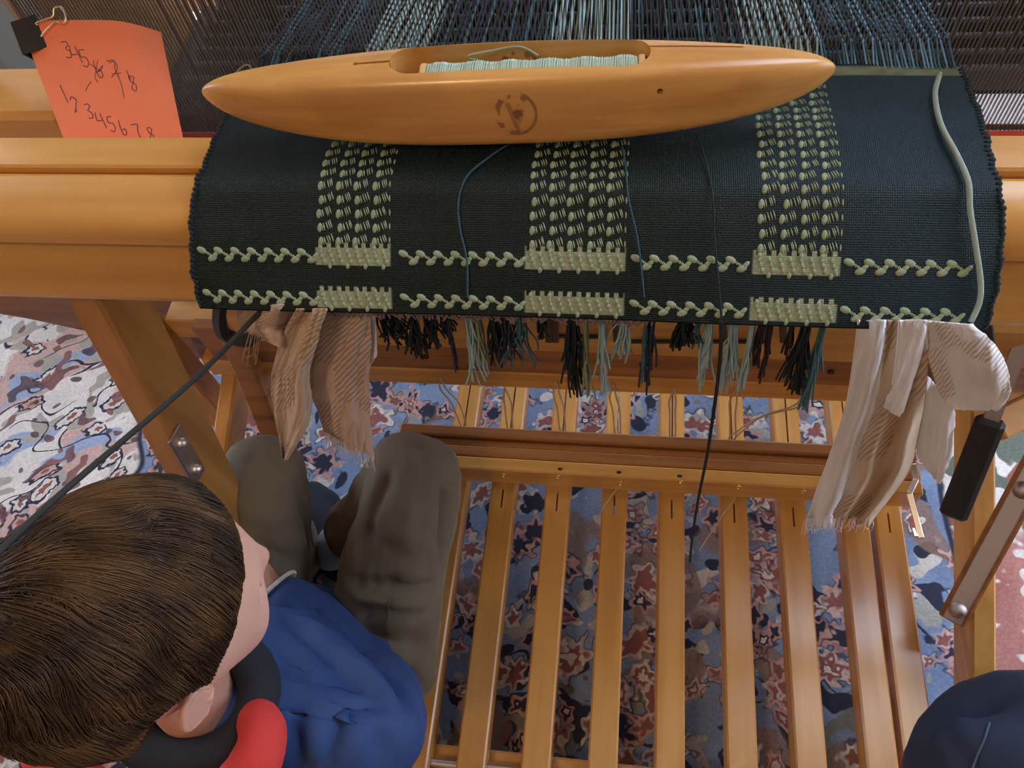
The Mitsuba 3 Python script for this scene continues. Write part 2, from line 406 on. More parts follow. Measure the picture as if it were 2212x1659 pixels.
obj('reed_edge', box(RX_0 - .01, RX_1 + .01, 0.4598, 0.4672, 0.6685, 0.6745, .001), 'dark_metal', loom)
for s, x in ((0, RX_0 - .007), (1, RX_1 + .001)):
    obj('reed_end', box(x, x + .006, 0.4598, 0.4672, 0.6746, 0.853, .001), 'dark_metal', loom)

# heddle shafts behind the reed
scene['shaft_grey'] = principled((0.075, 0.085, 0.095), 0.5)
scene['jack_black'] = principled((0.035, 0.032, 0.03), 0.6)
scene['heddle_wire'] = principled((0.12, 0.11, 0.10), 0.4, metallic=0.7)
for k in range(8):
    y = 0.628 + 0.022 * k
    sh = obj('heddle_shaft', box(-0.46, 0.46, y - .004, y + .004, 0.575, 0.600, .002), 'shaft_grey', loom)
    hs = [box(x - .0005, x + .0005, y - .0008, y + .0008, 0.600, 0.92, .0002) for x in np.arange(-0.44, 0.441, 0.0085) + .0015 * (k % 3)]
    obj('heddles', join(hs), 'heddle_wire', sh, kind='stuff')
    obj('top_bar', box(-0.46, 0.46, y - .004, y + .004, 0.92, 0.945, .002), 'wood_along_x', sh)
for s in (-1, 1):
    obj('castle_post', box(s * 0.53 - .016, s * 0.53 + .016, 0.60, 0.78, 0.05, 1.02, .004), 'wood_along_z', loom)
obj('jack_box', box(-0.512, 0.512, 0.615, 0.805, 0.42, 0.56, .003), 'jack_black', loom)
obj('back_beam', box(-0.62, 0.62, 1.05, 1.10, 0.70, 0.75, .012), 'wood_along_x', loom)
obj('lower_rail', box(-0.513, 0.513, 0.715, 0.745, 0.33, 0.37, .003), 'wood_brown', loom)

# cloth beam and front cross rail, under the woven cloth
for x0, x1 in ((-0.405, 0.47),):
    obj('cloth_beam', profile_x([(0.425, 0.425), (0.421, 0.430), (0.421, 0.487), (0.427, 0.494), (0.475, 0.494), (0.482, 0.487), (0.482, 0.430), (0.477, 0.425)], x0, x1), 'wood_along_x', loom)
obj('cross_rail', box(-0.52, 0.52, 0.4620, 0.494, 0.2785, 0.3130, .002), 'wood_along_x', loom)
obj('rail_board', box(-0.50, 0.50, 0.4625, 0.478, 0.3135, 0.385, .002), 'wood_brown', loom)
screw = trimesh.creation.cylinder(0.0035, 0.002, sections=16, transform=trimesh.transformations.rotation_matrix(math.pi / 2, [1, 0, 0]))
for x in (-0.227, 0.02, 0.22):
    obj('screw', (screw.vertices + V(x, 0.4615, 0.344), screw.faces), 'black_plastic', loom)

# lamms: four thin boards side by side
for k, (y0, y1, zt) in enumerate(((0.4455, 0.4610, 0.172), (0.4335, 0.4440, 0.167), (0.4180, 0.4325, 0.172), (0.3990, 0.4165, 0.173))):
    obj('lamm', box(-0.295, 0.362, y0, y1, 0.130, zt, .002), 'wood_brown' if k < 3 else 'wood_along_x', loom)
for px, py in ((1088, 1022), (1205, 1026), (1340, 1040), (1470, 1036), (1595, 1048), (1735, 1058)):
    q = at(px, py, y=0.3975)
    a = np.linspace(0, 1.6 * np.pi, 12)
    ring = np.stack([q[0] + .0025 * np.cos(a), np.full(12, 0.3945), q[2] + .004 * np.sin(a)], 1)
    obj('screw_hook', tube(np.vstack([[[q[0], .400, q[2]]], ring]), .0010, 6), 'brass', loom, label='small brass screw hook')
for px, py in ((1210, 1013), (1337, 1020), (1468, 1028)):
    q = at(px, py, y=0.399)
    obj('peg_hole', (screw.vertices * .8 + V(q[0], 0.3988, q[2]), screw.faces), 'black_plastic', loom)

# treadles
TZ, TT = 0.110, 0.034
tread_px = [(985, 880, 1113, 1060), None, None, None, None, None, None, None, None]
TX = [-0.2225, -0.1555, -0.0812, None, None, 0.149, 0.223, 0.2985, 0.3390]
t2 = (at(1300, 1050, z=TZ)[0] + at(1352, 1050, z=TZ)[0] + at(1273, 1645, z=TZ)[0] + at(1338, 1645, z=TZ)[0]) / 4
t3 = (at(1417, 1050, z=TZ)[0] + at(1473, 1065, z=TZ)[0] + at(1421, 1645, z=TZ)[0] + at(1488, 1645, z=TZ)[0]) / 4
TX[3], TX[4] = t2, t3
TW = 0.0335
for i, x in enumerate(TX):
    b = to_manifold(box(x - TW / 2, x + TW / 2, -0.03, 0.625, TZ - TT, TZ, .0022))
    for y0, y1 in ((0.372, 0.398), (0.47, 0.60)):
        b = b - to_manifold(box(x - .0011, x + .0011, y0, y1, TZ - TT - .01, TZ + .01, .0001))
    b = b - manifold3d.Manifold.cylinder(.1, .0055, .0055, 20).rotate((0, 90, 0)).translate((x - .05, 0.058, TZ - .02))
    tr = obj('treadle', b, 'wood_along_y', loom)
obj('treadle_rod', trimesh.creation.cylinder(0.0045, 0.84, sections=16, transform=trimesh.transformations.translation_matrix([0.03, 0.058, TZ - .02]) @ trimesh.transformations.rotation_matrix(math.pi / 2, [0, 1, 0])), 'dark_metal', loom)
obj('treadle_bar', box(-0.5, 0.5, 0.035, 0.080, 0.030, 0.072, .003), 'wood_along_x', loom)

# tie-up cords from the rail down to the treadles
for i, (px, py, dx) in enumerate(((950, 815, .012), (1200, 825, .004), (1325, 830, .006), (1457, 838, -.006), (1592, 838, -.008), (1735, 848, -.03), (1090, 836, .004))):
    p0 = at(px, py, y=0.4600)
    x = min(TX, key=lambda t: abs(t - p0[0] - dx * .5))
    for s in (-1, 1):
        c = curve([p0, p0 + V(s * .004, -.001, -.03), V((p0[0] + x) / 2 + s * .004 + dx * .2, 0.480, 0.20), V(x + s * .004, 0.490, 0.12), V(x + s * .0009, 0.491, 0.09)], 14)
        if s == 1:
            ca = c
    obj('tie_cord', join([tube(c, .0011, 5) for c in (ca, curve([p0, p0 + V(-.004, -.001, -.03), V((p0[0] + x) / 2 - .004, 0.480, 0.20), V(x - .004, 0.490, 0.12), V(x - .0009, 0.491, 0.09)], 14))]), 'cord_beige', loom, label='beige tie-up cord')
for px0, py0, px1, py1 in ((1240, 1040, 1325, 1040), (1600, 1060, 1510, 1190), (1130, 1035, 1075, 1030), (1345, 1045, 1290, 1120), (1840, 1110, 1820, 1140)):
    a, b = at(px0, py0, z=0.125), at(px1, py1, z=0.112)
    obj('tie_cord', tube(curve([a, (a + b) / 2 + V(0, 0, .012), b], 12), .0009, 5), 'cord_beige', loom, label='loose end of beige tie-up cord')

# front legs, lower side rails, brace, metal plates
def leg_between(e0, e1, w, t, wdir, mat, name):
    return obj(name, board(e0, e1, w, t, wdir, .003), mat, loom)


XL = -0.437
p0, p1 = at(212, 655, x=XL), at(428, 1030, x=XL)
d = unit(p1 - p0)
leg_between(p0 - d * .02 + V(0, .03, .04), p0 + (p1 - p0) * (1.0 if p1[2] > .2 else .9) + d * .16, 0.030, 0.062, V(1, 0, 0), 'wood_along_z', 'front_leg')
LEGDIR = d
pl = at(404, 985, x=XL + .0165)
n_out = unit(np.cross(d, V(1, 0, 0)))
if n_out @ (CAM - pl) < 0:
    n_out = -n_out
XR = 0.437
obj('front_leg', board(V(-p0[0] + .20, p0[1] + .03, p0[2] + .02), V(-p1[0] + .20, p1[1], p1[2]) + d * .16, 0.030, 0.062, V(1, 0, 0), .003), 'wood_along_z', loom)
plate = frame_box(pl, d, n_out, V(1, 0, 0), 0.070, 0.024, 0.003, .001)
pk = obj('metal_plate', plate, 'dark_metal', loom, label='grey metal hinge plate with bolt heads')
for s in (-1, 1):
    obj('bolt', ball(pl + d * (.020 * s) + V(.002, 0, 0), .0060, 2), 'bright_metal', pk, smooth=True)

# right side rail, seen beside the treadles
r0, r1 = at(2105, 1700, z=0.07), at(2104, 960, z=0.235)
leg_between(r0 - unit(r1 - r0) * .08, r1 + unit(r1 - r0) * .25, 0.026, 0.05, V(1, 0, 0), 'wood_along_y', 'side_rail')
l0, l1 = at(492, 965, z=0.19), at(520, 770, z=0.25)
leg_between(l0 - unit(l1 - l0) * .30, l1 + unit(l1 - l0) * .12, 0.022, 0.05, V(1, 0, 0), 'wood_along_y', 'side_rail')
l2, l3 = at(525, 770, z=0.34), at(590, 925, z=0.20)
obj('back_leg', board(l2 + V(0, .02, .05), l3 + unit(l3 - l2) * .1, 0.03, 0.03, V(1, 0, 0), .003), 'wood_brown', loom)
# brace across the back of the left side with an arched lower edge
e = np.array([at(px, py, y=0.56) for px, py in ((-60, 668), (60, 688), (200, 718), (301, 740), (400, 766), (500, 789), (560, 800))])
top = np.array([at(px, py, y=0.56) for px, py in ((560, 610), (-60, 600))])
pg = Polygon([(q[0], q[2]) for q in list(e) + list(top)]).buffer(0)
m = trimesh.creation.extrude_polygon(pg, 0.018, engine='earcut')
obj('side_brace', (np.stack([m.vertices[:, 0], 0.56 + m.vertices[:, 2], m.vertices[:, 1]], 1), m.faces), 'wood_shelf', loom)
b0, b1 = at(415, 650, y=0.53), at(470, 790, y=0.545)
obj('brace_strut', board(b0 + V(0, 0, .05), b1, .028, .02, V(1, 0, 0), .002), 'wood_shelf', loom)
b0, b1 = at(378, 690, y=0.50), at(540, 690, y=0.50)
obj('brace_block', board(b0, b1 + V(.02, 0, 0), .038, .03, V(0, 0, 1), .002), 'wood_along_x', loom)

# metal strut with bolts and black sleeved arm on the right
s0, s1 = at(2066, 1322, z=0.185), at(2216, 1046, z=0.30)
sv = unit(s1 - s0)
nrm = unit(np.cross(sv, np.cross(CAM - s0, sv)))
wd = unit(np.cross(sv, unit(CAM - s0)))
sk = obj('metal_strut', board(s0 - sv * .012, s1 + sv * .10, .0185, .003, wd, .001), 'grey_metal', loom, label='flat grey metal strut with round bolts')
nn = unit(np.cross(sv, wd)); nn = nn if nn @ (CAM - s0) > 0 else -nn
for q in (s0 + sv * .004, s0 + sv * 0.155):
    obj('bolt', ball(q + nn * .002, .0095, 2), 'dark_metal', sk, smooth=True)
# wooden arm behind the strut
obj('strut_arm', board(s0 - sv * .015 - nn * .011, s1 + sv * .12 - nn * .011, .028, .016, wd, .002), 'wood_brown', loom)
k0, k1 = at(2058, 1115, z=0.30), at(2142, 905, z=0.40)
kv = unit(k1 - k0); kw = unit(np.cross(kv, unit(CAM - k0)))
obj('lever_sleeve', board(k0, k1, .026, .016, kw, .004), 'black_plastic', loom, label='black sleeve of a slanted lever')
obj('lever', board(k1 - kv * .03, k1 + kv * .22, .014, .005, kw, .001), 'dark_metal', loom)
h = [at(1972, 1000, z=0.33), at(1979, 1033, z=0.31), at(1964, 1065, z=0.31), at(1990, 1163, z=0.30)]
obj('brake_rod', join([board(h[i], h[i + 1], .0062, .003, unit(np.cross(h[i + 1] - h[i], CAM - h[i])), .0008) for i in range(3)] + [board(at(1974, 1140, z=.30), at(1980, 1160, z=.30), .005, .003, V(1, 0, 0), .0005)]), 'bright_metal', loom, label='bent shiny metal rod below the right rag')
q0, q1 = at(2146, 922, z=0.36), at(2260, 868, z=0.36)
obj('right_arm', board(q0, q1, .03, .018, V(0, 1, 0.3), .002), 'wood_along_x', loom)

# apron ties: black cord loops round the cloth beam
for px in (1183, 1197, 1330, 1650, 1690, 1300, 1560):
    a = at(px, 670, y=0.40); b = at(px + 3, 738, y=0.419)
    obj('apron_tie', board(a, b, .007, .003, V(1, 0, 0), .001), 'black_plastic', loom)
a, b = at(1190, 726, y=0.418), at(1300, 728, y=0.418)
obj('apron_tie', tube([a, b], .0022, 6), 'black_plastic', loom)
a, b = at(1330, 738, y=0.418), at(1660, 738, y=0.418)
obj('apron_tie', tube([a, b], .0022, 6), 'black_plastic', loom)
c = curve([at(476, 655, y=.305), at(474, 690, y=.303), at(486, 722, y=.302), at(530, 735, y=.302), at(560, 715, y=.303)], 24)
obj('apron_tie', tube(c, .0055, 6), 'black_plastic', loom)
obj('apron_tie', board(at(2128, 690, y=.33), at(2136, 742, y=.33), .008, .006, V(1, 0, 0), .001), 'black_plastic', loom)

# ---------------------------------------------------------------- the cloth on the loom
cloth = thing('woven_cloth', 'dark green handwoven cloth with sage check stripes draped over the breast beam', 'cloth')
path = curve([V(0, .4410, .7505), V(0, .422, .7525), V(0, .40, .7555), V(0, .37, .7612), V(0, .348, .7618), V(0, .332, .7612), V(0, .3255, .7588), V(0, .318, .7525), V(0, .300, .7360), V(0, .285, .7200), V(0, .272, .7045)], 200)
seg = np.concatenate([[0], np.cumsum(np.linalg.norm(np.diff(path, axis=0), axis=1))])
SL = seg[-1]


def on_path(s):
    return np.stack([np.zeros_like(s), np.interp(s, seg, path[:, 1]), np.interp(s, seg, path[:, 2])], -1)


def path_normal(s):
    a, b = on_path(np.clip(s - .002, 0, SL)), on_path(np.clip(s + .002, 0, SL))
    t = b - a; t /= np.linalg.norm(t, axis=-1, keepdims=True)
    return np.stack([t[..., 0] * 0, -(-t[..., 2]), -t[..., 1]], -1)      # turns (y, z) so that it points out of the beam


CX0, CX1, NU, NV = -0.270, 0.198, 300, 170
uu, vv = np.linspace(0, 1, NU), np.linspace(0, 1, NV)
U, Vv = np.meshgrid(uu, vv, indexing='ij')


def cloth_point(x_frac, s, lift=0.0):
    x = CX0 + (CX1 - CX0) * x_frac
    edge = np.where(x_frac < .5, -1, 1) * (0.0005 * np.sin(s * 420) + .004 * (meshkit.noise(np.stack([s * 60, x_frac * 0 + 3, x_frac * 0], -1)) - .5)) * np.clip(np.abs(x_frac - .5) * 2, 0, 1) ** 8
    widen = (np.clip((s - .1) / .1, 0, 1)) * .006 * (x_frac - .5) * 2
    p = on_path(s)
    n = path_normal(s)
    bump = 0.0022 * (meshkit.fbm(np.stack([x_frac * 7, s * 30, x_frac * 0], -1), 2, 3) - .5) + 0.002 * np.sin(x_frac * 9 + 1) * np.clip((s - .12) / .08, 0, 1)
    p = p + n * (bump + lift)[..., None]
    p[..., 0] = x + edge + widen
    return p


scene['cloth_weave'] = None


def S_of(v):
    return v * SL


COLS = [(-0.1890, -0.1440, 4), (-0.0600, -0.0035, 5), (0.0700, 0.1150, 4)]       # the three sage stripes
s_band = [SL - 0.0355, SL - 0.0085]                                                # centres of the two sage bands
_cols = [((a - CX0) / (CX1 - CX0), (b - CX0) / (CX1 - CX0)) for a, b, _ in COLS]


def cloth_fn(p, n, uv):
    u, s = uv.x, uv.y * SL
    xi, si = u * (CX1 - CX0) / 0.00125, s / 0.00135
    a_, b_ = dr.floor(xi), dr.floor(si)
    over = mi.Float(a_ + b_) - 2 * dr.floor((a_ + b_) * 0.5)
    wv = dr.select(over > 0.5, mikit.cell_rand(a_, 3), mikit.cell_rand(b_, 9)) * 0.55 + 0.45 * mikit.cell_rand(a_, b_)
    edge_ = dr.select(over > 0.5, dr.abs(xi - a_ - 0.5), dr.abs(si - b_ - 0.5)) * 2
    base = mix((0.0022, 0.0070, 0.0062), (0.0075, 0.0225, 0.0220), dr.clip(wv * 0.8 + 0.3 * (noise(u * 60, s * 90) - 0.3), 0, 1))
    base = base * (1 - 0.55 * edge_ * edge_)
    base = mix(base, (0.008, 0.024, 0.036), 0.6 * smoothstep(0.55, 0.95, u))
    sage = mix((0.21, 0.26, 0.16), (0.33, 0.38, 0.25), noise(u * 420, s * 700))
    incol = mi.Float(0)
    for a, b in _cols:
        incol = incol + smoothstep(a - .004, a, u) * smoothstep(b + .004, b, u)
    for i, (sb, half) in enumerate(((s_band[0], .0050), (s_band[1], .0050))):
        ph = (u * (CX1 - CX0)) / 0.00545
        tooth = dr.select(ph - dr.floor(ph) < 0.5, 0.0030, 0.0)
        m = smoothstep(half + .0008, half, dr.abs(s - sb + tooth * 0.5) - tooth * 0.5) * incol
        base = mix(base, sage, m)
    top = smoothstep(.0125, .0105, s) * smoothstep(0.001, 0.0035, s)
    return mix(base, mix((0.11, 0.13, 0.065), (0.20, 0.225, 0.12), noise(u * 90, s * 300)), top)


def cloth_bump(p, n, uv):
    x, s = uv.x * (CX1 - CX0), uv.y * SL
    xi, si = x / 0.00125, s / 0.00135
    a_, b_ = dr.floor(xi), dr.floor(si)
    over = mi.Float(a_ + b_) - 2 * dr.floor((a_ + b_) * 0.5)
    fx, fs = (xi - a_ - 0.5) * 2, (si - b_ - 0.5) * 2
    return dr.select(over > 0.5, (1 - fx * fx) * (1 - 0.5 * fs * fs), (1 - fs * fs) * (1 - 0.5 * fx * fx)) + 0.4 * noise(x * 1300, s * 1300)


scene['cloth_weave'] = {'type': 'bumpmap', 'arbitrary': mikit.proc(cloth_bump, 1e-4), 'scale': 0.00030,
                        'bsdf': principled(mikit.proc(cloth_fn), 0.42, sheen=0.10, sheen_tint=0.5, specular=0.27)}
P3 = cloth_point(U, S_of(Vv))
(mesh_c, uv_c) = sheet(P3[:, ::-1], 0.0022)
uv_c = uv_c.copy(); uv_c[:, 1] = 1 - uv_c[:, 1]
obj('web', mesh_c, 'cloth_weave', cloth, smooth=True, uv=uv_c)


def blob(xf, s, du, ds, h, rot=0.0, n=(8, 5)):
    """A flat lens of yarn lying on the cloth: half sizes du (across) and ds (along), height h."""
    a = np.linspace(0, 2 * np.pi, n[0], endpoint=False); r = np.linspace(0, 1, n[1])
    A, Rr = np.meshgrid(a, r, indexing='ij')
    lx, ls = du * Rr * np.cos(A), ds * Rr * np.sin(A)
    lx, ls = lx * math.cos(rot) - ls * math.sin(rot), lx * math.sin(rot) + ls * math.cos(rot)
    hh = h * np.sqrt(np.clip(1 - Rr ** 2, 0, 1)) - 0.0004 * (Rr > .99)
    pt = cloth_point(xf + lx / (CX1 - CX0), np.clip(s + ls, 0, SL), hh)
    i, j = np.meshgrid(np.arange(n[0]), np.arange(n[1] - 1), indexing='ij')
    i2 = (i + 1) % n[0]
    q = np.stack([i * n[1] + j, i * n[1] + j + 1, i2 * n[1] + j + 1, i2 * n[1] + j], -1).reshape(-1, 4)
    return pt.reshape(-1, 3), np.vstack([q[:, [0, 1, 2]], q[:, [0, 2, 3]]])


floats = []
s0c, row = s_band[0] - .0095, 0.0083
for a, b, nc in COLS:
    cw = (b - a) / nc
    for r in range(17):
        s = s0c - r * row + .0002
        if s < .018:
            break
        for c_ in range(nc):
            x = a + cw * (c_ + .28) + .0006 * rng.normal()
            f0 = (x - CX0) / (CX1 - CX0)
            w = CX1 - CX0
            floats.append(blob(f0 - .0006 / w, s + .0002, .0018, .0033, .0010, .12))
            for q_ in (0, 1):
                floats.append(blob(f0 + (.0009 + .0011 * q_) / w, s - .0004 * q_, .0006, .0027 + .0004 * rng.random(), .0008, -.22, (6, 4)))
            for q_ in (-1, 0, 1):
                floats.append(blob(f0 + (cw * .47 + .0012 * q_ + .0002 * rng.normal()) / w, s - .0017 - .0006 * q_, .00055, .0030 + .0006 * rng.random(), .0007, -.32, (6, 4)))
        floats.append(blob((b + .0005 - CX0) / (CX1 - CX0), s - .001, .0007, .0026, .0006, 0, (6, 4)))
per = 0.01065
for sb in s_band:
    for i in range(int((CX1 - CX0 - .012) / per)):
        x = CX0 + .006 + per * i
        if any(a - .002 < x + .003 < b + .001 for a, b, _ in COLS):
            continue
        f0, w = (x - CX0) / (CX1 - CX0), CX1 - CX0
        floats.append(blob(f0 + .0012 / w, sb - .0024, .0036, .0024, .0013, .45))
        floats.append(blob(f0 + .0075 / w, sb + .0024, .0036, .0024, .0013, -.45))
        for q_ in range(3):
            floats.append(blob(f0 + (.0040 + .0016 * q_) / w, sb - .0010 + .0009 * q_, .0006, .0026, .0007, -.60, (6, 4)))
        floats.append(blob(f0 + .0097 / w, sb + .0002, .0016, .0032, .0012, .75))
for a, b, nc in COLS:                                               # teeth at the edges of the solid sage blocks
    for sb in s_band:
        for c_ in range(nc * 2):
            x = a + (b - a) * (c_ + .4) / (nc * 2)
            floats.append(blob((x - CX0) / (CX1 - CX0), sb + (.0058 if c_ % 2 else -.0054), .0015, .0026, .0009, .1, (6, 4)))
            for q_ in range(3):
                floats.append(blob((x + .001 * q_ - CX0) / (CX1 - CX0), sb + .003 * (q_ - 1), .0013, .0022, .0009, .1 * rng.normal(), (6, 4)))
obj('yarn_floats', join(floats), 'yarn_sage', cloth, smooth=True, kind='stuff', label='raised sage yarn of the check stripes and bands')

# selvedge fuzz: little loops along both edges
loops = []
for side in (0.0, 1.0):
    for s in np.arange(.006, SL - .002, .0034):
        q = cloth_point(np.array([side]), np.array([s]))[0]
        o = (-1 if side == 0 else 1)
        loops.append(tube(curve([q + V(-o * .002, 0, 0), q + V(o * (.0002 + .0011 * rng.random() ** 2), .0006, .0004), q + V(-o * .001, -.0022, -.0016)], 6), .0009, 5))
obj('selvedge', join(loops), 'yarn_dark', cloth, smooth=True, kind='stuff')

# loose weft threads lying on the cloth


def lie(px, py, lift=.0022):
    """The point of the cloth's surface at this pixel (search along the path)."""
    ss = np.linspace(0, SL, 600)
    pp, nn_ = on_path(ss), path_normal(ss)
    r = RC @ np.array([px - 1106, py - 829.5, FPX])
    t = (pp[:, 1]) / r[1]
    zz = CAM_H + r[2] * t
    i = int(np.argmin(np.abs(zz - pp[:, 2])))
    q = pp[i] + nn_[i] * lift
    q[0] = r[0] * t[i]
    return q


def on_cloth(pxs, lift=.0022, n=30):
    return curve([lie(*p, lift) for p in pxs], n)


obj('loose_yarn', tube(on_cloth([(1100, 318), (1060, 345), (1012, 385), (993, 430), (995, 490), (1010, 560), (1012, 640)], .0026), .0007, 6), 'yarn_petrol', cloth, smooth=True, label='loose teal thread lying over the cloth')
obj('loose_yarn', tube(on_cloth([(1344, 325), (1352, 372), (1358, 430), (1378, 520), (1392, 640)], .0026), .0006, 6), 'yarn_petrol', cloth, smooth=True, label='thin loose thread beside the middle stripe')
c = on_cloth([(1503, 300), (1520, 345), (1538, 420), (1543, 520), (1556, 660), (1556, 692)], .0030)
hang = [c[-1], at(1558, 730, y=c[-1][1] + .002), at(1553, 800, y=.279), at(1543, 880, y=.28), at(1527, 985, y=.281), at(1508, 1080, y=.282), at(1497, 1150, y=.283), at(1490, 1213, y=.284)]
obj('loose_yarn', tube(np.vstack([c[:-1], curve(hang, 40)]), np.concatenate([np.full(29, .0007), np.full(40, .0013)]), 6), 'yarn_dark', cloth, smooth=True, label='long dark thread hanging from the cloth down over the treadles')
obj('loose_yarn', tube(on_cloth([(2026, 170), (2016, 215), (2028, 280), (2062, 345), (2086, 400), (2090, 450), (2102, 530), (2113, 605), (2110, 650), (2092, 692)], .0034, 50), .0016, 8), 'yarn_thread', cloth, smooth=True, label='pale sage thread running down the right edge of the cloth')
obj('loose_yarn', tube(curve([at(548, 160, y=.447), at(535, 140, y=.452), at(512, 155, y=.447), at(503, 182, y=.44)], 20), .0008, 5), 'yarn_sage', cloth, smooth=True)

# warp threads from the fell through the reed to the heddles
FELL = path[0]
groups = {'yarn_navy': [], 'yarn_teal': [], 'yarn_ice': [], 'yarn_blue': [], 'yarn_dark': [], 'yarn_sage': []}
n_w = 216
for i in range(n_w):
    xf = (i + .5) / n_w
    x = CX0 + .002 + (CX1 - CX0 - .004) * xf
    inc = any(a <= x <= b for a, b, _ in COLS)
    if inc:
        m = 'yarn_ice' if i % 4 else 'yarn_sage'
    else:
        m = ('yarn_teal', 'yarn_navy', 'yarn_dark', 'yarn_teal', 'yarn_navy')[int(rng.integers(5))]
        if x > .115:
            m = ('yarn_blue', 'yarn_teal', 'yarn_blue', 'yarn_navy')[int(rng.integers(4))]
    sh = i % 4
    y1 = 0.628 + .022 * (i % 8)
    xc = -.035
    x1 = xc + (x - xc) * 0.80
    z1 = 0.752 + (.016 if i % 2 else -.010) + .003 * rng.normal()
    xr = RX_0 + (math.floor((x - RX_0) / PITCH) + .5) * PITCH + .0004 * rng.normal()
    tt = (.4635 - FELL[1]) / (y1 - FELL[1])
    p_ = [V(x, FELL[1] - .004, FELL[2]), V(x, FELL[1], FELL[2]), V(xr, .4635, FELL[2] + (z1 - FELL[2]) * tt), V(x + (x1 - x) * .6, .56, FELL[2] + (z1 - FELL[2]) * .6), V(x1, y1, z1), V(x1, 1.06, .755)]
    groups[m].append(tube(p_, .00082 if m in ('yarn_ice', 'yarn_sage') else .00075, 5))
for m, g in groups.items():
    obj('warp_threads', join(g), m, cloth, smooth=True, kind='stuff')

# knotted warp ends hanging under the cloth: tassels
tassels = [(818, 768, 'yarn_dark', 24, 6), (848, 748, 'yarn_dark', 30, 22), (885, 785, 'yarn_dark', 24, 26), (925, 760, 'yarn_dark', 26, 22), (958, 735, 'yarn_dark', 14, 14), (965, 812, 'yarn_navy', 6, 4),
           (1012, 838, 'yarn_ice', 24, 16), (1028, 800, 'yarn_sage', 16, 9), (1062, 800, 'yarn_dark', 20, 14), (1090, 780, 'yarn_navy', 26, 14), (1122, 800, 'yarn_teal', 40, 10), (1168, 738, 'yarn_dark', 14, 12),
           (1235, 850, 'yarn_dark', 22, 24), (1262, 858, 'yarn_sage', 14, 9), (1302, 868, 'yarn_ice', 16, 14), (1348, 780, 'yarn_ice', 22, 12), (1408, 845, 'yarn_navy', 12, 14), (1398, 820, 'yarn_teal', 10, 6),
           (1480, 752, 'yarn_dark', 22, 26), (1510, 748, 'yarn_teal', 14, 8), (1535, 835, 'yarn_ice', 18, 12), (1592, 835, 'yarn_ice', 20, 18), (1630, 838, 'yarn_ice', 14, 9), (1648, 800, 'yarn_purple', 14, 9),
           (1668, 815, 'yarn_purple', 12, 8), (1748, 835, 'yarn_dark', 22, 26), (1782, 870, 'yarn_teal', 16, 18), (1715, 770, 'yarn_purple', 10, 7)]
word = {'yarn_dark': 'near-black', 'yarn_navy': 'navy', 'yarn_teal': 'teal', 'yarn_ice': 'pale blue-green', 'yarn_sage': 'sage', 'yarn_purple': 'dark purple'}
for px, py, m, spread, cnt in tassels:
    st = []
    lean = -(px - 1305) / 1100 * 0.5
    L = py - 672
    for k in range(int(cnt * 1.5)):
        f = rng.random() * .5 + .58
        w0, w1 = rng.normal() * spread * .22, rng.normal() * spread * .55
        yb = .302 + .004 * rng.normal()
        pts = []
        nst = 6
        for j in range(nst):
            t = j / (nst - 1)
            xx = px + w0 + (w1 - w0) * t ** 1.3 + lean * L * f * t + spread * .35 * math.sin(5.5 * t + k * 1.7) * t
            pts.append(at(xx, 668 + (px - 1290) * .022 + L * f * t, y=yb + .004 * rng.normal() * t))
        st.append(tube(curve(pts, 11), .00078, 4))
    obj('tassel', join(st), m, cloth, smooth=True, label=word[m] + ' tassel of knotted warp ends')
# pale header threads along the lower edge
hd = []
for px in range(640, 1420, 9):
    a = lie(px, 671 + (px - 640) * .028, -.002)
    hd.append(tube(curve([a, a + V(.001 * rng.normal(), .003, -.006), a + V(.003 * rng.normal(), .004, -.010 - .004 * rng.random())], 6), .0009, 4))
scene['yarn_mauve'] = principled((0.20, 0.15, 0.16), 0.9)
obj('header_yarn', join(hd), 'yarn_mauve', cloth, smooth=True, kind='stuff')

# ---------------------------------------------------------------- boat shuttle and its bobbin
SA, SB = at(445, 222, z=.792), at(1805, 156, z=.797)
SA[2] = SB[2] = 0
sx = unit(SB - SA); sy = V(-sx[1], sx[0], 0); SLn = np.linalg.norm(SB - SA)
SC = (SA + SB) / 2 + V(0, -.0025, 0)
Z0 = 0.7665
NS, NR = 121, 40
ts = np.linspace(-1, 1, NS)
ts = np.sin(ts * np.pi / 2)
rings = []
for t in ts:
    e = max(1e-4, 1 - abs(t) ** 2.6)
    wid = 0.0185 * (1 - abs(t) ** 2.1) ** 0.50 + .0030 * math.sqrt(max(0, 1 - t * t))
    rise = 0.0230 * abs(t) ** 3.2                      # the keel turns up towards the tips
    zt = 0.0480 - 0.0080 * abs(t) ** 2.2              # the top falls a little
    zb = min(rise + .000, zt)
    tip = math.sqrt(max(0, 1 - abs(t) ** 22))
    zm, hz = (zt + zb) / 2, (zt - zb) / 2 * tip
    wid *= tip
    ph = np.linspace(0, 2 * np.pi, NR, endpoint=False)
    n_ = 5.0 - 2.6 * abs(t) ** 2
    c_, s_ = np.cos(ph), np.sin(ph)
    ry = wid * np.sign(c_) * np.abs(c_) ** (2 / n_)
    rz = zm + hz * np.sign(s_) * np.abs(s_) ** (2 / n_)
    rings.append(np.stack([np.full(NR, t * SLn / 2), ry, rz], 1))
sv_ = np.vstack(rings + [[[-SLn / 2 - .0004, 0, rings[0][:, 2].mean()]], [[SLn / 2 + .0004, 0, rings[-1][:, 2].mean()]]])
j = np.arange(NR); j2 = (j + 1) % NR
sf = []
for i in range(NS - 1):
    a, b = i * NR, (i + 1) * NR
    sf += [np.stack([a + j, b + j, b + j2], 1), np.stack([a + j, b + j2, a + j2], 1)]
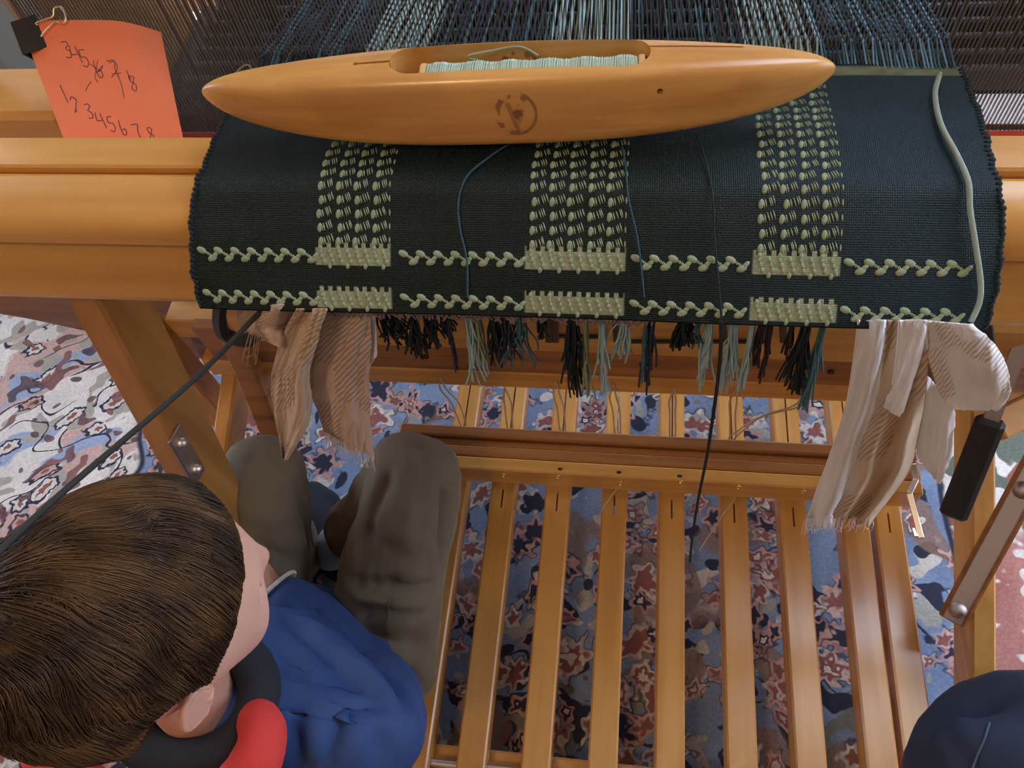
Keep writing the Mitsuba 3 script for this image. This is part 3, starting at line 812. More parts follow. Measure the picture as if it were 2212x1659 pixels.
sf += [np.stack([np.full(NR, NS * NR), j, j2], 1), np.stack([np.full(NR, NS * NR + 1), (NS - 1) * NR + j2, (NS - 1) * NR + j], 1)]
hull = trimesh.Trimesh(sv_, np.vstack(sf), process=True)
if hull.volume < 0:
    hull.invert()
M = to_manifold(hull)
CV0, CV1 = -0.0640, 0.0830
cav = manifold3d.Manifold.batch_hull([manifold3d.Manifold.cylinder(.06, .0140, .0140, 48).translate((x, .001, .0085)) for x in (CV0 + .0140, CV1 - .0140)])
M = M - cav
M = M - to_manifold(box(CV0 - .020, CV0 + .006, -.0010, .0010, .03, .07, .0003)) - manifold3d.Manifold.cylinder(.1, .0016, .0016, 20).translate((CV0 - .020, 0, .02))
M = M - to_manifold(box(CV1 - .004, CV1 + .05, .0045, .0058, .041, .07, .0003))
M = M - manifold3d.Manifold.cylinder(.02, .0017, .0017, 20).rotate((90, 0, 0)).translate((0.0880, -.012, .034))
M = M.refine_to_length(.004)
tilt = math.radians(-7)


def sh_world(v):
    v = np.asarray(v, float)
    y, z = v[:, 1] * math.cos(tilt) - v[:, 2] * math.sin(tilt), v[:, 1] * math.sin(tilt) + v[:, 2] * math.cos(tilt)
    return SC + V(0, 0, Z0) + v[:, :1] * sx + y[:, None] * sy + z[:, None] * V(0, 0, 1)


mm = M.to_mesh()
SHO = SC + V(0, 0, Z0)


def shuttle_fn(p, n, uv):
    dx, dy, dz = p.x - SHO[0], p.y - SHO[1], p.z - SHO[2]
    a = dx * sx[0] + dy * sx[1]
    q = fbm(a * 9, dy * 90, dz * 110, 3)
    col = mix((0.60, 0.315, 0.085), (0.46, 0.20, 0.045), smoothstep(0.3, 0.8, q) * 0.8 + 0.2 * noise(a * 30, dy * 400, dz * 500))
    col = mix(col, (0.36, 0.14, 0.04), 0.30 * smoothstep(0.62, 0.80, fbm(a * 22, dz * 40, 3.0, 2)))
    # burnt round mark on the near side
    u, v = (a - 0.0085) / 0.0122, (dz - 0.0270) / 0.0140
    r = dr.sqrt(u * u + v * v)
    near = dr.select(n.y < -0.3, 1.0, 0.0)
    rag = noise(a * 900, dz * 900)
    arc = smoothstep(0.10, 0.04, dr.abs(r - 0.92)) * smoothstep(-0.25, 0.35, u - v * 0.4) * (0.55 + 0.45 * rag)
    arc2 = smoothstep(0.16, 0.08, dr.abs(r - 0.88)) * smoothstep(0.45, 0.62, noise(u * 4 + 3, v * 4)) * smoothstep(0.2, -0.3, u)
    fig = smoothstep(0.42, 0.20, dr.sqrt((u - 0.08) * (u - 0.08) * 1.7 + (v - 0.02) * (v - 0.02)) + 0.25 * (noise(u * 7, v * 7) - 0.5))
    leg = smoothstep(0.16, 0.08, dr.abs(u + 0.20 + 0.3 * v)) * smoothstep(0.75, 0.60, dr.abs(v + 0.15))
    topm = smoothstep(0.22, 0.10, dr.sqrt((u - 0.42) * (u - 0.42) + (v - 0.72) * (v - 0.72)))
    botm = smoothstep(0.15, 0.06, dr.abs(v + 0.85)) * smoothstep(0.5, 0.2, dr.abs(u + 0.15)) * rag
    ink = dr.clip(dr.maximum(dr.maximum(arc, arc2 * 0.8), dr.maximum(dr.maximum(fig, leg * 0.6), dr.maximum(topm * 0.8, botm))), 0, 1)
    return mix(col, (0.13, 0.035, 0.012), 0.88 * ink * near)


scene['shuttle_wood'] = principled(mikit.proc(shuttle_fn), 0.28, clearcoat=0.6, clearcoat_gloss=0.85)
shut = thing('boat_shuttle', 'polished wooden boat shuttle with a burnt round mark lying on the cloth', 'shuttle')
obj('hull', (sh_world(mm.vert_properties[:, :3]), mm.tri_verts), 'shuttle_wood', shut, smooth=32)
shaft = tube([V(CV0 + .001, .001, .0330), V(CV1 - .001, .001, .0330)], .0016, 10)
obj('spindle', (sh_world(shaft[0]), shaft[1]), 'dark_metal', shut, smooth=40)
bob = thing('bobbin', 'pale wooden bobbin wound with light sage yarn inside the shuttle', 'bobbin')
BB0, BB1 = CV0 + .017, CV1 - .003
lath = [(.0028, BB0), (.0098, BB0), (.0102, BB0 + .0012), (.0098, BB0 + .0032), (.0045, BB0 + .0050), (.0045, BB1 - .005), (.0098, BB1 - .0032), (.0102, BB1 - .0012), (.0098, BB1), (.0028, BB1)]
core = trimesh.creation.revolve(np.array(lath), sections=40)
rot = lambda v: np.stack([v[:, 2], v[:, 1] + .001, v[:, 0] + .0330], 1)
cf = core.faces[:, ::-1]
scene['bobbin_wood'] = principled((0.62, 0.40, 0.17), 0.4)
obj('spool', (sh_world(rot(core.vertices)), cf), 'bobbin_wood', bob, smooth=40)
wind = []
k = 0
for xs in np.arange(BB0 + .0046, BB1 - .0045, .00105):
    r = .0092 + .0005 * math.sin(xs * 300) + .0003 * rng.random()
    a = np.linspace(0, 2 * np.pi, 21)
    ring = np.stack([xs + .00045 * np.sin(a + k), .001 + r * np.sin(a), .0330 + r * np.cos(a)], 1)
    wind.append(tube(ring, .00068, 4, caps=False)); k += 1
v_, f_ = join(wind)
scene['yarn_pale'] = principled((0.40, 0.50, 0.40), 0.85, sheen=0.4)
obj('wound_yarn', (sh_world(v_), f_), 'yarn_pale', bob, smooth=True, kind='stuff', label='light sage yarn wound round the bobbin')
core2 = tube([V(BB0 + .004, .001, .0330), V(BB1 - .004, .001, .0330)], .0089, 24)
obj('yarn_core', (sh_world(core2[0]), core2[1]), 'yarn_pale', bob, smooth=40)
c = curve([V(-.01, .009, .039), V(-.02, .006, .0445), V(-.005, .0105, .045), V(.01, .0112, .046), V(.02, .010, .041)], 20)
tt_ = tube(c, .0007, 5)
obj('loose_end', (sh_world(tt_[0]), tt_[1]), 'yarn_sage', bob, smooth=True)

# ---------------------------------------------------------------- orange paper note with handwriting, binder clip
note = thing('paper_note', 'square orange paper note with handwritten numbers standing behind the breast beam', 'note')
nb0, nb1 = at(141, 308, y=.3800), at(396, 305, y=.3790)
nt0, nt1 = at(41, 46, y=.4530), at(318, 46, y=.4470)
nb0b = nb0 + (nb0 - nt0) * .10; nb1b = nb1 + (nb1 - nt1) * .10
NA, NB = 40, 40
nbend = V(0, .0075, -.0140)


def note_pt(u, v, lift=0.0):
    """u from left to right, v from top to bottom, 0 to 1."""
    u, v = np.asarray(u, float), np.asarray(v, float)
    p = (1 - v)[..., None] * ((1 - u)[..., None] * nt0 + u[..., None] * nt1) + v[..., None] * ((1 - u)[..., None] * nb0b + u[..., None] * nb1b)
    curl = np.clip((u - .72) / .28, 0, 1) ** 2 * np.clip(1 - v * 1.05, 0, 1)
    bow = np.sin(np.pi * np.clip(u, 0, 1)) * .0020 * (1 - v)
    nrm_ = unit(np.cross(nt1 - nt0, nt0 - nb0b))
    nrm_ = nrm_ if nrm_ @ (CAM - nt0) > 0 else -nrm_
    return p + nrm_ * (bow + lift)[..., None] + curl[..., None] * nbend


Un, Vn = np.meshgrid(np.linspace(0, 1, NA), np.linspace(0, 1, NB), indexing='ij')
gp = note_pt(Un, Vn, Un * 0)
(nm, nuv) = sheet(gp, .0002)
scene['note_paper'] = principled((0.86, 0.235, 0.115), 0.85)
obj('sheet', nm, 'note_paper', note, smooth=60 if False else True)
DIG = {'1': [[(.45, 0), (.6, 1)]], '2': [[(.1, .25), (.4, 0), (.75, .2), (.55, .55), (.2, 1), (.45, .85)]], '3': [[(.2, .1), (.6, .05), (.7, .25), (.4, .45), (.7, .65), (.6, .95), (.2, .95)]],
       '4': [[(.15, 0), (.1, .5), (.6, .5)], [(.6, .05), (.75, 1)]], '5': [[(.7, .02), (.25, .05), (.25, .42), (.6, .45), (.7, .75), (.45, 1), (.15, .92)]], '6': [[(.3, 0), (.25, .5), (.35, .95), (.65, .9), (.65, .6), (.35, .65)]],
       '7': [[(.1, .08), (.7, .05), (.55, .5), (.6, 1)]], '8': [[(.6, .1), (.3, .1), (.35, .4), (.65, .6), (.5, .95), (.25, .8), (.5, .45), (.7, .1)]]}


NO = [np.array(q) for q in ((41, 46), (318, 46), (396, 306), (141, 308))]


def pix_to_uv(px, py):
    u, v = .5, .5
    for _ in range(30):
        q = note_pt(np.array(u), np.array(v), np.array(0.0))
        def pr(q):
            c = RC.T @ (q - CAM); return np.array([1106 + FPX * c[0] / c[2], 829.5 + FPX * c[1] / c[2]])
        e_ = np.array([px, py]) - pr(q)
        h_ = 1e-3
        Jm = np.stack([(pr(note_pt(np.array(u + h_), np.array(v), np.array(0.0))) - pr(q)) / h_, (pr(note_pt(np.array(u), np.array(v + h_), np.array(0.0))) - pr(q)) / h_], 1)
        du = np.linalg.solve(Jm, e_)
        u, v = float(np.clip(u + .7 * du[0], 0, 1)), float(np.clip(v + .7 * du[1], 0, 1))
    return u, v


def stroke(pts, w=.00042):
    pts = np.asarray(pts)
    c = curve(np.column_stack([pts, np.zeros(len(pts))]), max(6, 5 * len(pts)))[:, :2]
    q = note_pt(c[:, 0], c[:, 1], np.full(len(c), .00012))
    return tube(q, w, 4)


def digit(ch, px, py, h=.12, w=.085):
    u, v = pix_to_uv(px, py)
    return [stroke([(u + (x - .4) * w, v + (y - .5) * h) for x, y in st]) for st in DIG[ch]]


ink = []
for ch, px, py in (('1', 136, 203), ('2', 161, 226), ('3', 191, 240), ('4', 217, 260), ('5', 240, 268), ('6', 264, 276), ('7', 295, 284), ('8', 325, 290)):
    ink += digit(ch, px, py, .115 if ch != '1' else .13)
obj('writing', join(ink), principled((0.13, 0.04, 0.045), .8), note, label='handwritten row 1 2 3 4 5 6 7 8')
ink = []
for ch, px, py in (('3', 143, 107), ('4', 163, 117), ('5', 181, 126), ('6', 211, 150), ('7', 245, 148), ('8', 286, 180)):
    ink += digit(ch, px, py, .13, .095)
for ln in ([(212, 130), (206, 165), (212, 178)], [(195, 138), (216, 152), (222, 142), (209, 158)], [(236, 136), (248, 134), (254, 150), (241, 168)], [(254, 158), (263, 185), (269, 212)], [(242, 160), (262, 158)], [(198, 176), (189, 188), (186, 197)], [(273, 152), (283, 172)]):
    ink.append(stroke([pix_to_uv(*q) for q in ln], .00036))
obj('writing', join(ink), principled((0.17, 0.05, 0.05), .8), note, label='fainter crossed-out handwritten numbers in the upper half')

clip = thing('binder_clip', 'small black binder clip with a wire handle holding the orange note', 'binder clip')
e0, e1 = note_pt(np.array(-.02), np.array(.03), np.array(0.0)), note_pt(np.array(-.02), np.array(.27), np.array(0.0))
ev = unit(e1 - e0)
eu = unit(nt1 - nt0); eu = unit(eu - ev * (eu @ ev)); en = np.cross(eu, ev); en = en if en @ (CAM - e0) > 0 else -en
el = np.linalg.norm(e1 - e0)
cc = (e0 + e1) / 2
prof = [(0.0, .0058), (.0165, .0013), (.0165, .0003), (.0012, .0046), (.0012, -.0046), (.0165, -.0003), (.0165, -.0013), (0.0, -.0058)]
m = trimesh.creation.extrude_polygon(Polygon(prof), el, engine='earcut')
mv = m.vertices
cm = cc + (mv[:, :1] - .001) * eu + mv[:, 1:2] * en + (mv[:, 2:3] - el / 2) * ev
cm_ = trimesh.Trimesh(cm, m.faces, process=False)
if cm_.volume < 0:
    cm_.invert()
obj('body', cm_, 'black_plastic', clip)
w = lambda a, b, hgt: cc + a * eu + b * ev + hgt * en
scene['clip_wire'] = {'type': 'twosided', 'b': {'type': 'roughconductor', 'material': 'Ag', 'alpha': 0.2, 'specular_reflectance': {'type': 'rgb', 'value': [0.95, 0.8, 0.62]}}}
obj('handle', tube(curve([w(.0155, -.0035, .0020), w(.0155, -.0045, .0030), w(.024, -.0030, .0038), w(.030, -.0020, .0042), w(.033, -.0060, .0045), w(.0375, -.0050, .0046), w(.0395, .0000, .0046), w(.0375, .0060, .0045), w(.0335, .0050, .0043), w(.029, .0020, .0040), w(.020, .0040, .0033), w(.0155, .0052, .0025), w(.0155, .0045, .0018)], 60), .00075, 8), 'clip_wire', clip, smooth=True, label='silver wire handle')

# white paper strip behind the reed at the right, with a zigzag pen line
ps = thing('paper_strip', 'white paper strip with a dark zigzag line behind the right end of the reed', 'paper')
s_a, s_b = at(2040, 270, y=.476), at(2300, 200, y=.476)
s_a, s_b = at(2170, 268, y=.468), at(2170, 203, y=.515)
s_m = (s_a + s_b) / 2
obj('sheet', frame_box(s_m + V(.045, 0, 0), V(1, 0, 0), unit(s_b - s_a), np.cross(V(1, 0, 0), unit(s_b - s_a)), .22, np.linalg.norm(s_b - s_a), .0005, .0001), principled((0.78, 0.77, 0.76), .8), ps)
zz = []
for i in range(10):
    py_ = 212 + 3.4 * i + (9 if i % 2 else -6)
    zz.append(at(2049 + 5.2 * i, py_, y=.515 - .047 * (py_ - 203) / 65.0 - .001))
obj('pen_line', tube(zz, .0006, 5), 'yarn_navy', ps)

# ---------------------------------------------------------------- rags hanging from under the cloth


def rag_fn(ground, tw, freq, slope, chk):
    def fn(p, n, uv):
        a = uv.x * freq + uv.y * freq * slope
        st = smoothstep(0.25, 0.55, dr.abs(a - dr.floor(a) - 0.5) * 2)
        zone = smoothstep(0.33, 0.39, noise(uv.x * chk[0] + 0.5, uv.y * chk[1] + chk[2]))
        fine = noise(uv.x * 150, uv.y * 420)
        return mix(mix(ground, tw, (1 - st) * 0.75 * zone), tw, 0.10 * fine + 0.25 * smoothstep(0.55, 0.75, noise(uv.x * chk[0], uv.y * chk[1] + 7)))
    return mikit.proc(fn)


scene['rag_beige'] = principled(rag_fn((0.56, 0.43, 0.33), (0.25, 0.175, 0.115), 11, 2.4, (2.2, 4.5, 1.0)), 0.95)
scene['rag_white'] = principled(rag_fn((0.78, 0.80, 0.85), (0.40, 0.30, 0.21), 12, 2.0, (3.4, 3.2, 3.0)), 0.95)
scene['rag_plain'] = principled((0.76, 0.78, 0.83), 0.95)
scene['rag_tan'] = principled(rag_fn((0.55, 0.44, 0.33), (0.27, 0.19, 0.13), 10, 2.6, (1.5, 5, 2.0)), 0.95)


def strip(left, right, depth, folds, amp, mat, parent, name='fold', nu=56, nv=80, label=None, fray=0.0, twist=0.0):
    L_ = curve([(x, y, 0) for x, y in left], nv); R_ = curve([(x, y, 0) for x, y in right], nv)
    g = np.zeros((nu, nv, 3))
    for b in range(nv):
        t = b / (nv - 1)
        for a in range(nu):
            u = a / (nu - 1)
            q = L_[b] * (1 - u) + R_[b] * u
            dd = amp * math.sin(u * folds * 2 * math.pi + 1.2 * math.sin(t * 3) + twist * t) * (0.6 + .4 * t) + .011 * (float(meshkit.fbm(np.array([u * 5, t * 5 + u * 4, depth * 90]), 3)) - .5)
            yy = depth + dd
            px, py = q[0], q[1]
            if fray and b == nv - 1:
                py += fray * (rng.random() - .3)
            g[a, b] = at(px, py, y=yy)
    (mesh_, uv_) = sheet(g, .0010)
    return obj(name, mesh_, mat, parent, smooth=True, uv=uv_, label=label)


def fringe(pts, depth, length, mat, parent, dirx=0.0, n=40):
    c = curve([(x, y, 0) for x, y in pts], n)
    st = []
    for q in c:
        st.append(tube(curve([at(q[0], q[1] - 6, y=depth), at(q[0] + dirx * 6 + 3 * rng.normal(), q[1] + length * (.3 + .4 * rng.random()), y=depth - .002), at(q[0] + dirx * 14 + 6 * rng.normal(), q[1] + length * (.6 + .6 * rng.random()), y=depth - .001)], 5), .00035, 3))
    obj('fringe', join(st), mat, parent, kind='stuff')


rl = thing('fabric_rag', 'torn strip of beige twill-checked cloth hanging under the left end of the woven cloth', 'rag')
strip([(672, 666), (666, 740), (668, 830), (690, 900), (702, 940)], [(800, 666), (802, 740), (797, 830), (800, 900), (808, 985)], .284, 1.0, .0045, 'rag_beige', rl, fray=14)
strip([(640, 666), (612, 720), (588, 800), (588, 860), (600, 930), (609, 992)], [(706, 666), (690, 720), (668, 800), (672, 850), (664, 915), (620, 993)], .270, .8, .006, 'rag_tan', rl)
strip([(508, 666), (516, 702), (545, 722), (575, 735)], [(660, 650), (655, 680), (648, 715), (628, 760)], .276, 1.3, .007, 'rag_beige', rl, nv=40)
strip([(780, 660), (786, 700), (788, 740), (796, 780)], [(806, 660), (812, 700), (814, 760), (800, 792)], .292, .5, .003, 'rag_plain', rl, nu=16, nv=40, fray=10)
fringe([(702, 940), (750, 965), (808, 985)], .283, 28, 'rag_plain', rl)
fringe([(540, 720), (560, 728)], .272, 60, 'cord_beige', rl, -.6, 7)

rr = thing('fabric_rag', 'crumpled white and tan twill cloth strip hanging under the right end of the woven cloth', 'rag')
strip([(1852, 690), (1840, 790), (1822, 890), (1790, 985), (1762, 1060), (1738, 1130)], [(1930, 690), (1915, 790), (1890, 890), (1862, 985), (1838, 1060), (1800, 1130)], .272, 1.3, .010, 'rag_plain', rr, fray=16, label='grey-white outer fold')
strip([(1915, 690), (1905, 790), (1892, 880), (1862, 960), (1840, 1040), (1800, 1110)], [(2010, 690), (2002, 780), (1994, 870), (1978, 950), (1960, 1020), (1880, 1128)], .262, 1.7, .009, 'rag_tan', rr, fray=18, twist=2, label='tan twill-striped fold')
strip([(1985, 690), (1998, 750), (2015, 810), (2035, 860), (2062, 885)], [(2100, 700), (2140, 735), (2168, 780), (2182, 840), (2160, 885)], .254, .7, .008, 'rag_white', rr, label='white flap with a stitched-looking tan edge')
strip([(1992, 800), (1985, 870), (1978, 930), (1985, 985), (2015, 1030)], [(2040, 850), (2060, 880), (2060, 930), (2052, 990), (2030, 1045)], .270, .6, .004, 'rag_plain', rr, nu=30, nv=44)
strip([(1940, 690), (1935, 760), (1925, 830), (1908, 880)], [(2000, 690), (1990, 760), (1968, 830), (1945, 900)], .252, .8, .005, 'rag_plain', rr, nu=24, nv=44)
fringe([(1738, 1128), (1800, 1122), (1885, 1122)], .268, 26, 'rag_plain', rr, -.5, 50)

# dark cord running from under the cloth down past the child
_end = at(-140, 1330, d=.42)
dc = curve([at(600, 640, y=.285), at(552, 684, y=.272), at(470, 770, d=.52), at(385, 850, d=.515), at(250, 965, d=.495), at(130, 1068, d=.47), at(0, 1190, d=.44), _end, _end + V(-.12, -.05, -.10), V(_end[0] - .25, _end[1] - .10, .30), V(_end[0] - .32, _end[1] - .13, .06), V(_end[0] - .40, _end[1] - .16, .0155)], 60)
obj('dark_cord', tube(dc, np.linspace(.0017, .0024, 60), 8), 'cord_dark', smooth=True, label='dark twisted cord running from the cloth down past the head of the child', cat='cord')

# olive-grey bin behind the left end of the loom
bn = thing('storage_bin', 'olive-grey rounded bin standing behind the left end of the loom', 'bin')
pb = at(45, 215, y=.80)
body = manifold3d.Manifold.batch_hull([manifold3d.Manifold.sphere(.03, 24).translate((pb[0] - .01 + dx, .80 + dy, dz)) for dx in (-.40, -.03) for dy in (.03, .33) for dz in (.046, .62)])
scene['bin_grey'] = principled((0.10, 0.098, 0.078), 0.6)
obj('body', body, 'bin_grey', bn, smooth=40)
lid = manifold3d.Manifold.batch_hull([manifold3d.Manifold.sphere(.02, 20).translate((pb[0] - .01 + dx, .80 + dy, .665)) for dx in (-.42, -.02) for dy in (.02, .34)])
obj('lid', lid, 'bin_grey', bn, smooth=40)

# ---------------------------------------------------------------- people
scene['skin'] = {'type': 'twosided', 'b': {'type': 'principled', 'base_color': {'type': 'rgb', 'value': [0.62, 0.34, 0.25]}, 'roughness': 0.5, 'specular': 0.35}}


def smooth_rng(a, b, x):
    t = np.clip((x - a) / (b - a), 0, 1); return t * t * (3 - 2 * t)


def head_radius(d):
    x, y, z = d[:, 0], d[:, 1], d[:, 2]
    low = smooth_rng(0.05, -0.9, z)
    ax = .0700 * (1 - .22 * low); ay = np.where(y > 0, .0835 * (1 - .04 * low), .0920 * (1 - .20 * low)); az = np.where(z > 0, .0910, .0960)
    r = 1 / np.sqrt((x / ax) ** 2 + (y / ay) ** 2 + (z / az) ** 2)
    def g(c, s, a):
        c = unit(c); q = ((d - c) ** 2 / np.asarray(s) ** 2).sum(1); return a * np.exp(-q)
    r = r + g((0, 1, -.16), (.10, .3, .15), .0100) + g((0, 1, .02), (.06, .3, .16), .003)
    for s in (-1, 1):
        r = r + g((s * .36, .92, .03), (.17, .3, .13), -.0050) + g((s * .52, .76, -.40), (.28, .3, .28), .0080) + g((s * .3, .95, .20), (.25, .3, .10), .0015)
    r = r + g((0, .90, -.46), (.15, .3, .045), .0035) + g((0, .87, -.56), (.13, .3, .045), .0040) + g((0, .92, -.51), (.16, .3, .018), -.0020) + g((0, .72, -.80), (.22, .3, .16), .006)
    return r


def hair_amount(d, grow=0.0):
    x, y, z = d[:, 0], d[:, 1], d[:, 2]
    h = z - np.where(y > 0, .74, 1.0) * y + np.where(y > 0, .03, .03) + grow + .06 * (meshkit.noise(d * 9) - .5)
    ear = np.sqrt((np.abs(x) - .98) ** 2 + (y - .02) ** 2 + (z + .16) ** 2)
    return np.minimum(h, (ear - .33) * 1.2 + grow * .5)


def head_frame(f, pitch):
    f = unit([f[0], f[1], 0]); r = V(f[1], -f[0], 0)
    c, s = math.cos(pitch), math.sin(pitch)
    fy = f * c + V(0, 0, -s); uz = np.cross(r, fy)
    return np.stack([r, fy, uz])


def ear_mesh(side, sc):
    th = np.linspace(0, 2 * np.pi, 28)
    rim = np.stack([np.full(28, 0.0), .0125 * np.cos(th) * (1 - .18 * np.sin(th)), .0185 * np.sin(th) + .001 * np.cos(th)], 1)
    S = manifold3d.Manifold
    pts = []
    parts = []
    for k in range(27):
        if 0.60 * np.pi < th[k] < 1.02 * np.pi or True:
            pts.append(rim[k])
    for k in range(len(pts) - 1):
        parts.append(S.batch_hull([S.sphere(.0028, 10).translate(tuple(map(float, pts[k]))), S.sphere(.0028, 10).translate(tuple(map(float, pts[k + 1])))]))
    parts.append(S.batch_hull([S.sphere(.0030, 10).translate((0.0025, q[1] * .8, q[2] * .8)) for q in pts[::4]]).scale((.6, 1, 1)))
    parts.append(S.sphere(.0055, 14).scale((.7, .9, 1.1)).translate((0, .002, -.0165)))
    parts.append(S.sphere(.0042, 12).translate((.001, .0085, -.004)))
    m = S.batch_boolean(parts, manifold3d.OpType.Add).scale((sc,) * 3)
    return m


def make_head(center, f, pitch, sc, who, hair_mat, hair_len, n_str, seed, iris=(0.05, 0.03, 0.02)):
    """Head skin as a Manifold (to be joined to the body), hair and eyes as entries under who."""
    A = head_frame(f, pitch)
    ico = trimesh.creation.icosphere(5)
    d = ico.vertices / np.linalg.norm(ico.vertices, axis=1, keepdims=True)
    loc = d * head_radius(d)[:, None] * sc
    W = lambda q: center + np.asarray(q) @ A
    parts = [to_manifold((W(loc), ico.faces))]
    for s in (-1, 1):
        e = ear_mesh(s, sc)
        me_ = e.to_mesh(); ev_ = me_.vert_properties[:, :3].astype(float)
        a = .45
        ev_ = np.stack([ev_[:, 0] * math.cos(a) + -ev_[:, 1] * math.sin(a), ev_[:, 0] * math.sin(a) + ev_[:, 1] * math.cos(a), ev_[:, 2]], 1)
        ev_[:, 0] *= 1
        ev_ = ev_ + V(.0715, .004, -.012) * sc
        fc = me_.tri_verts
        if s < 0:
            ev_[:, 0] *= -1; fc = fc[:, ::-1]
        parts.append(to_manifold((W(ev_), fc)))
    skin = manifold3d.Manifold.batch_boolean(parts, manifold3d.OpType.Add)
    # hair: a thick cap over the scalp plus strands
    am = hair_amount(d)
    th = -.006 + (.006 + .0125) * smooth_rng(-.10, .26, am) + .0022 * (meshkit.fbm(d * V(9, 5, 9) + seed, 3, seed) - .5) * 2
    hl = d * (head_radius(d)[:, None] + th[:, None]) * sc
    g = meshkit.fbm(np.stack([np.arctan2(d[:, 0], d[:, 1] + .55) * 6, d[:, 2] * 2, d[:, 1]], 1) * 3, 3, seed + 3)
    hl = hl * (1 + .016 * (g - .5))[:, None]
    obj('hair', (W(hl), ico.faces), hair_mat, who, smooth=True)
    r_ = np.random.default_rng(seed)
    crown = unit([.12, -.62, .78])
    st = []
    while len(st) < n_str:
        q = unit(r_.normal(size=3))
        if hair_amount(q[None], -.02)[0] < 0:
            continue
        pts = []
        L = hair_len * (.4 + .9 * r_.random())
        lift0 = -.0008 + .0028 * r_.random()
        cur = q
        for k in range(6):
            rad = (head_radius(cur[None])[0] - .006 + .0185 * smooth_rng(-.10, .26, hair_amount(cur[None])[0]) + lift0 + .0008 * (k / 5)) * sc
            pts.append(cur * rad)
            flow = cur - crown * (cur @ crown) - 0
            flow = (cur * (cur @ crown) - crown)              # away from the crown along the scalp
            swirl = np.cross(cur, crown)
            fl = unit(flow + .55 * swirl + V(.30, .10, -.10) + 1.6 * (meshkit.fbm(cur[None] * 4, 2, seed)[0] - .5) * V(1, 1, 0) + .22 * r_.normal(size=3) * (k == 0))
            fl = fl - cur * (fl @ cur)
            cur = unit(cur + fl * L / (5 * .095 * sc) )
            if hair_amount(cur[None], .10)[0] < 0:
                break
        if len(pts) > 2:
            st.append(tube(W(np.array(pts)), np.linspace(.00045, .00022, len(pts)) * sc, 3, caps=False))
    obj('strands', join(st), hair_mat + '_light', who + '__hair', smooth=True, kind='stuff')
    for s in (-1, 1):
        dq = unit([s * .36, .92, .03])
        ec = dq * (head_radius(dq[None])[0] - .0085) * sc
        eb = ball(W(ec[None])[0], .0105 * sc, 3)
        ek = obj('eye', eb, principled((0.75, 0.73, 0.70), .2), who, smooth=True)
        ib = ball(W((ec + V(0, .0066, 0) * sc)[None])[0], .0048 * sc, 2)
        obj('iris', ib, principled(iris, .15), ek, smooth=True)
    return skin


def hand_bones(J, bones, pre, wrist, fdir, up, side, r=.0105, curl=.5, size=1.0):
    """Palm and five bent fingers as bones added to J; side = +1 puts the thumb along cross(fdir, up)."""
    f, u = unit(fdir), unit(up - unit(fdir) * (unit(fdir) @ up)); t = np.cross(f, u) * side
    pw, plen = .030 * size, .038 * size
    J[pre + 'w'] = (wrist, r * 1.25)
    for i, (off, ln) in enumerate(((.42, .038), (.14, .044), (-.14, .041), (-.42, .031))):
        k = wrist + f * plen + t * pw * off
        J[f'{pre}k{i}'] = (k, r * .62)
        bones.append((pre + 'w', f'{pre}k{i}'))
        p, prev, dcur = k, f'{pre}k{i}', f
        for s_, fr in enumerate((.42, .33, .25)):
            ang = curl * (s_ + .6) * .55
            dcur = f * math.cos(ang) - u * math.sin(ang)
            p = p + dcur * ln * fr * size * 1.15
            nm_ = f'{pre}f{i}{s_}'
            J[nm_] = (p, r * (.52 - .04 * s_)); bones.append((prev, nm_)); prev = nm_
    bones.append((pre + 'k0', pre + 'k1', pre + 'w')); bones.append((pre + 'k1', pre + 'k2', pre + 'w')); bones.append((pre + 'k2', pre + 'k3', pre + 'w'))
    p = wrist + f * .010 * size + t * .013 * size
    J[pre + 't0'] = (p, r * .62)
    J[pre + 't1'] = (p + (f * .6 + t * .8) * .020 * size, r * .55)
    J[pre + 't2'] = (p + (f * .9 + t * .75 - u * .3) * .034 * size, r * .48)
    bones += [(pre + 'w', pre + 't0'), (pre + 't0', pre + 't1'), (pre + 't1', pre + 't2')]


def on_mesh(t, px, py, lift=.0006):
    r = unit(RC @ np.array([px - 1106, py - 829.5, FPX]))
    w_ = np.asarray(t.vertices) - CAM
    dpt = w_ @ r
    off = np.linalg.norm(w_ - dpt[:, None] * r, axis=1)
    near = np.where((off < .006) & (dpt > 0))[0]
    q = dpt[near[np.argmin(dpt[near])]] if len(near) else dpt[np.argmin(off)]
    return CAM + r * (q - lift)


# --- the child, seated on the rug at the left with knees up
kid = thing('person', 'small brown-haired child in a blue top and khaki trousers, seated with knees up', 'person')
HC = at(300, 1330, d=.525)
face = (.70, .71)
kneeR, kneeL = at(893, 1030, z=.265), at(560, 1040, z=.265)
ankR, toeR = at(712, 1188, z=.078), at(655, 1030, z=.048)
toeR = ankR + unit((toeR - ankR) * V(1, 1, 0)) * .085 + V(0, 0, -.030)
pel = at(690, 1470, z=.105)
hipR, hipL = at(812, 1440, z=.105), at(565, 1420, z=.105)
neck = at(400, 1590, z=.462)
shR = at(800, 1580, z=.400)
shL = shR + V(-.245, .02, .0)
neck = (shR + shL) / 2 + V(-.01, -.005, .050)
chest = (shR + shL) / 2 + V(0, .01, -.05)
elR, wrR = at(815, 1500, z=.255), at(618, 1305, z=.290)
elL = shL + V(-.03, .09, -.13); wrL = shL + V(.0, .13, -.21)
ankL = kneeL + V(-.015, -.045, -.205); ankL[2] = .062
toeL = ankL + V(-.02, .085, -.016)
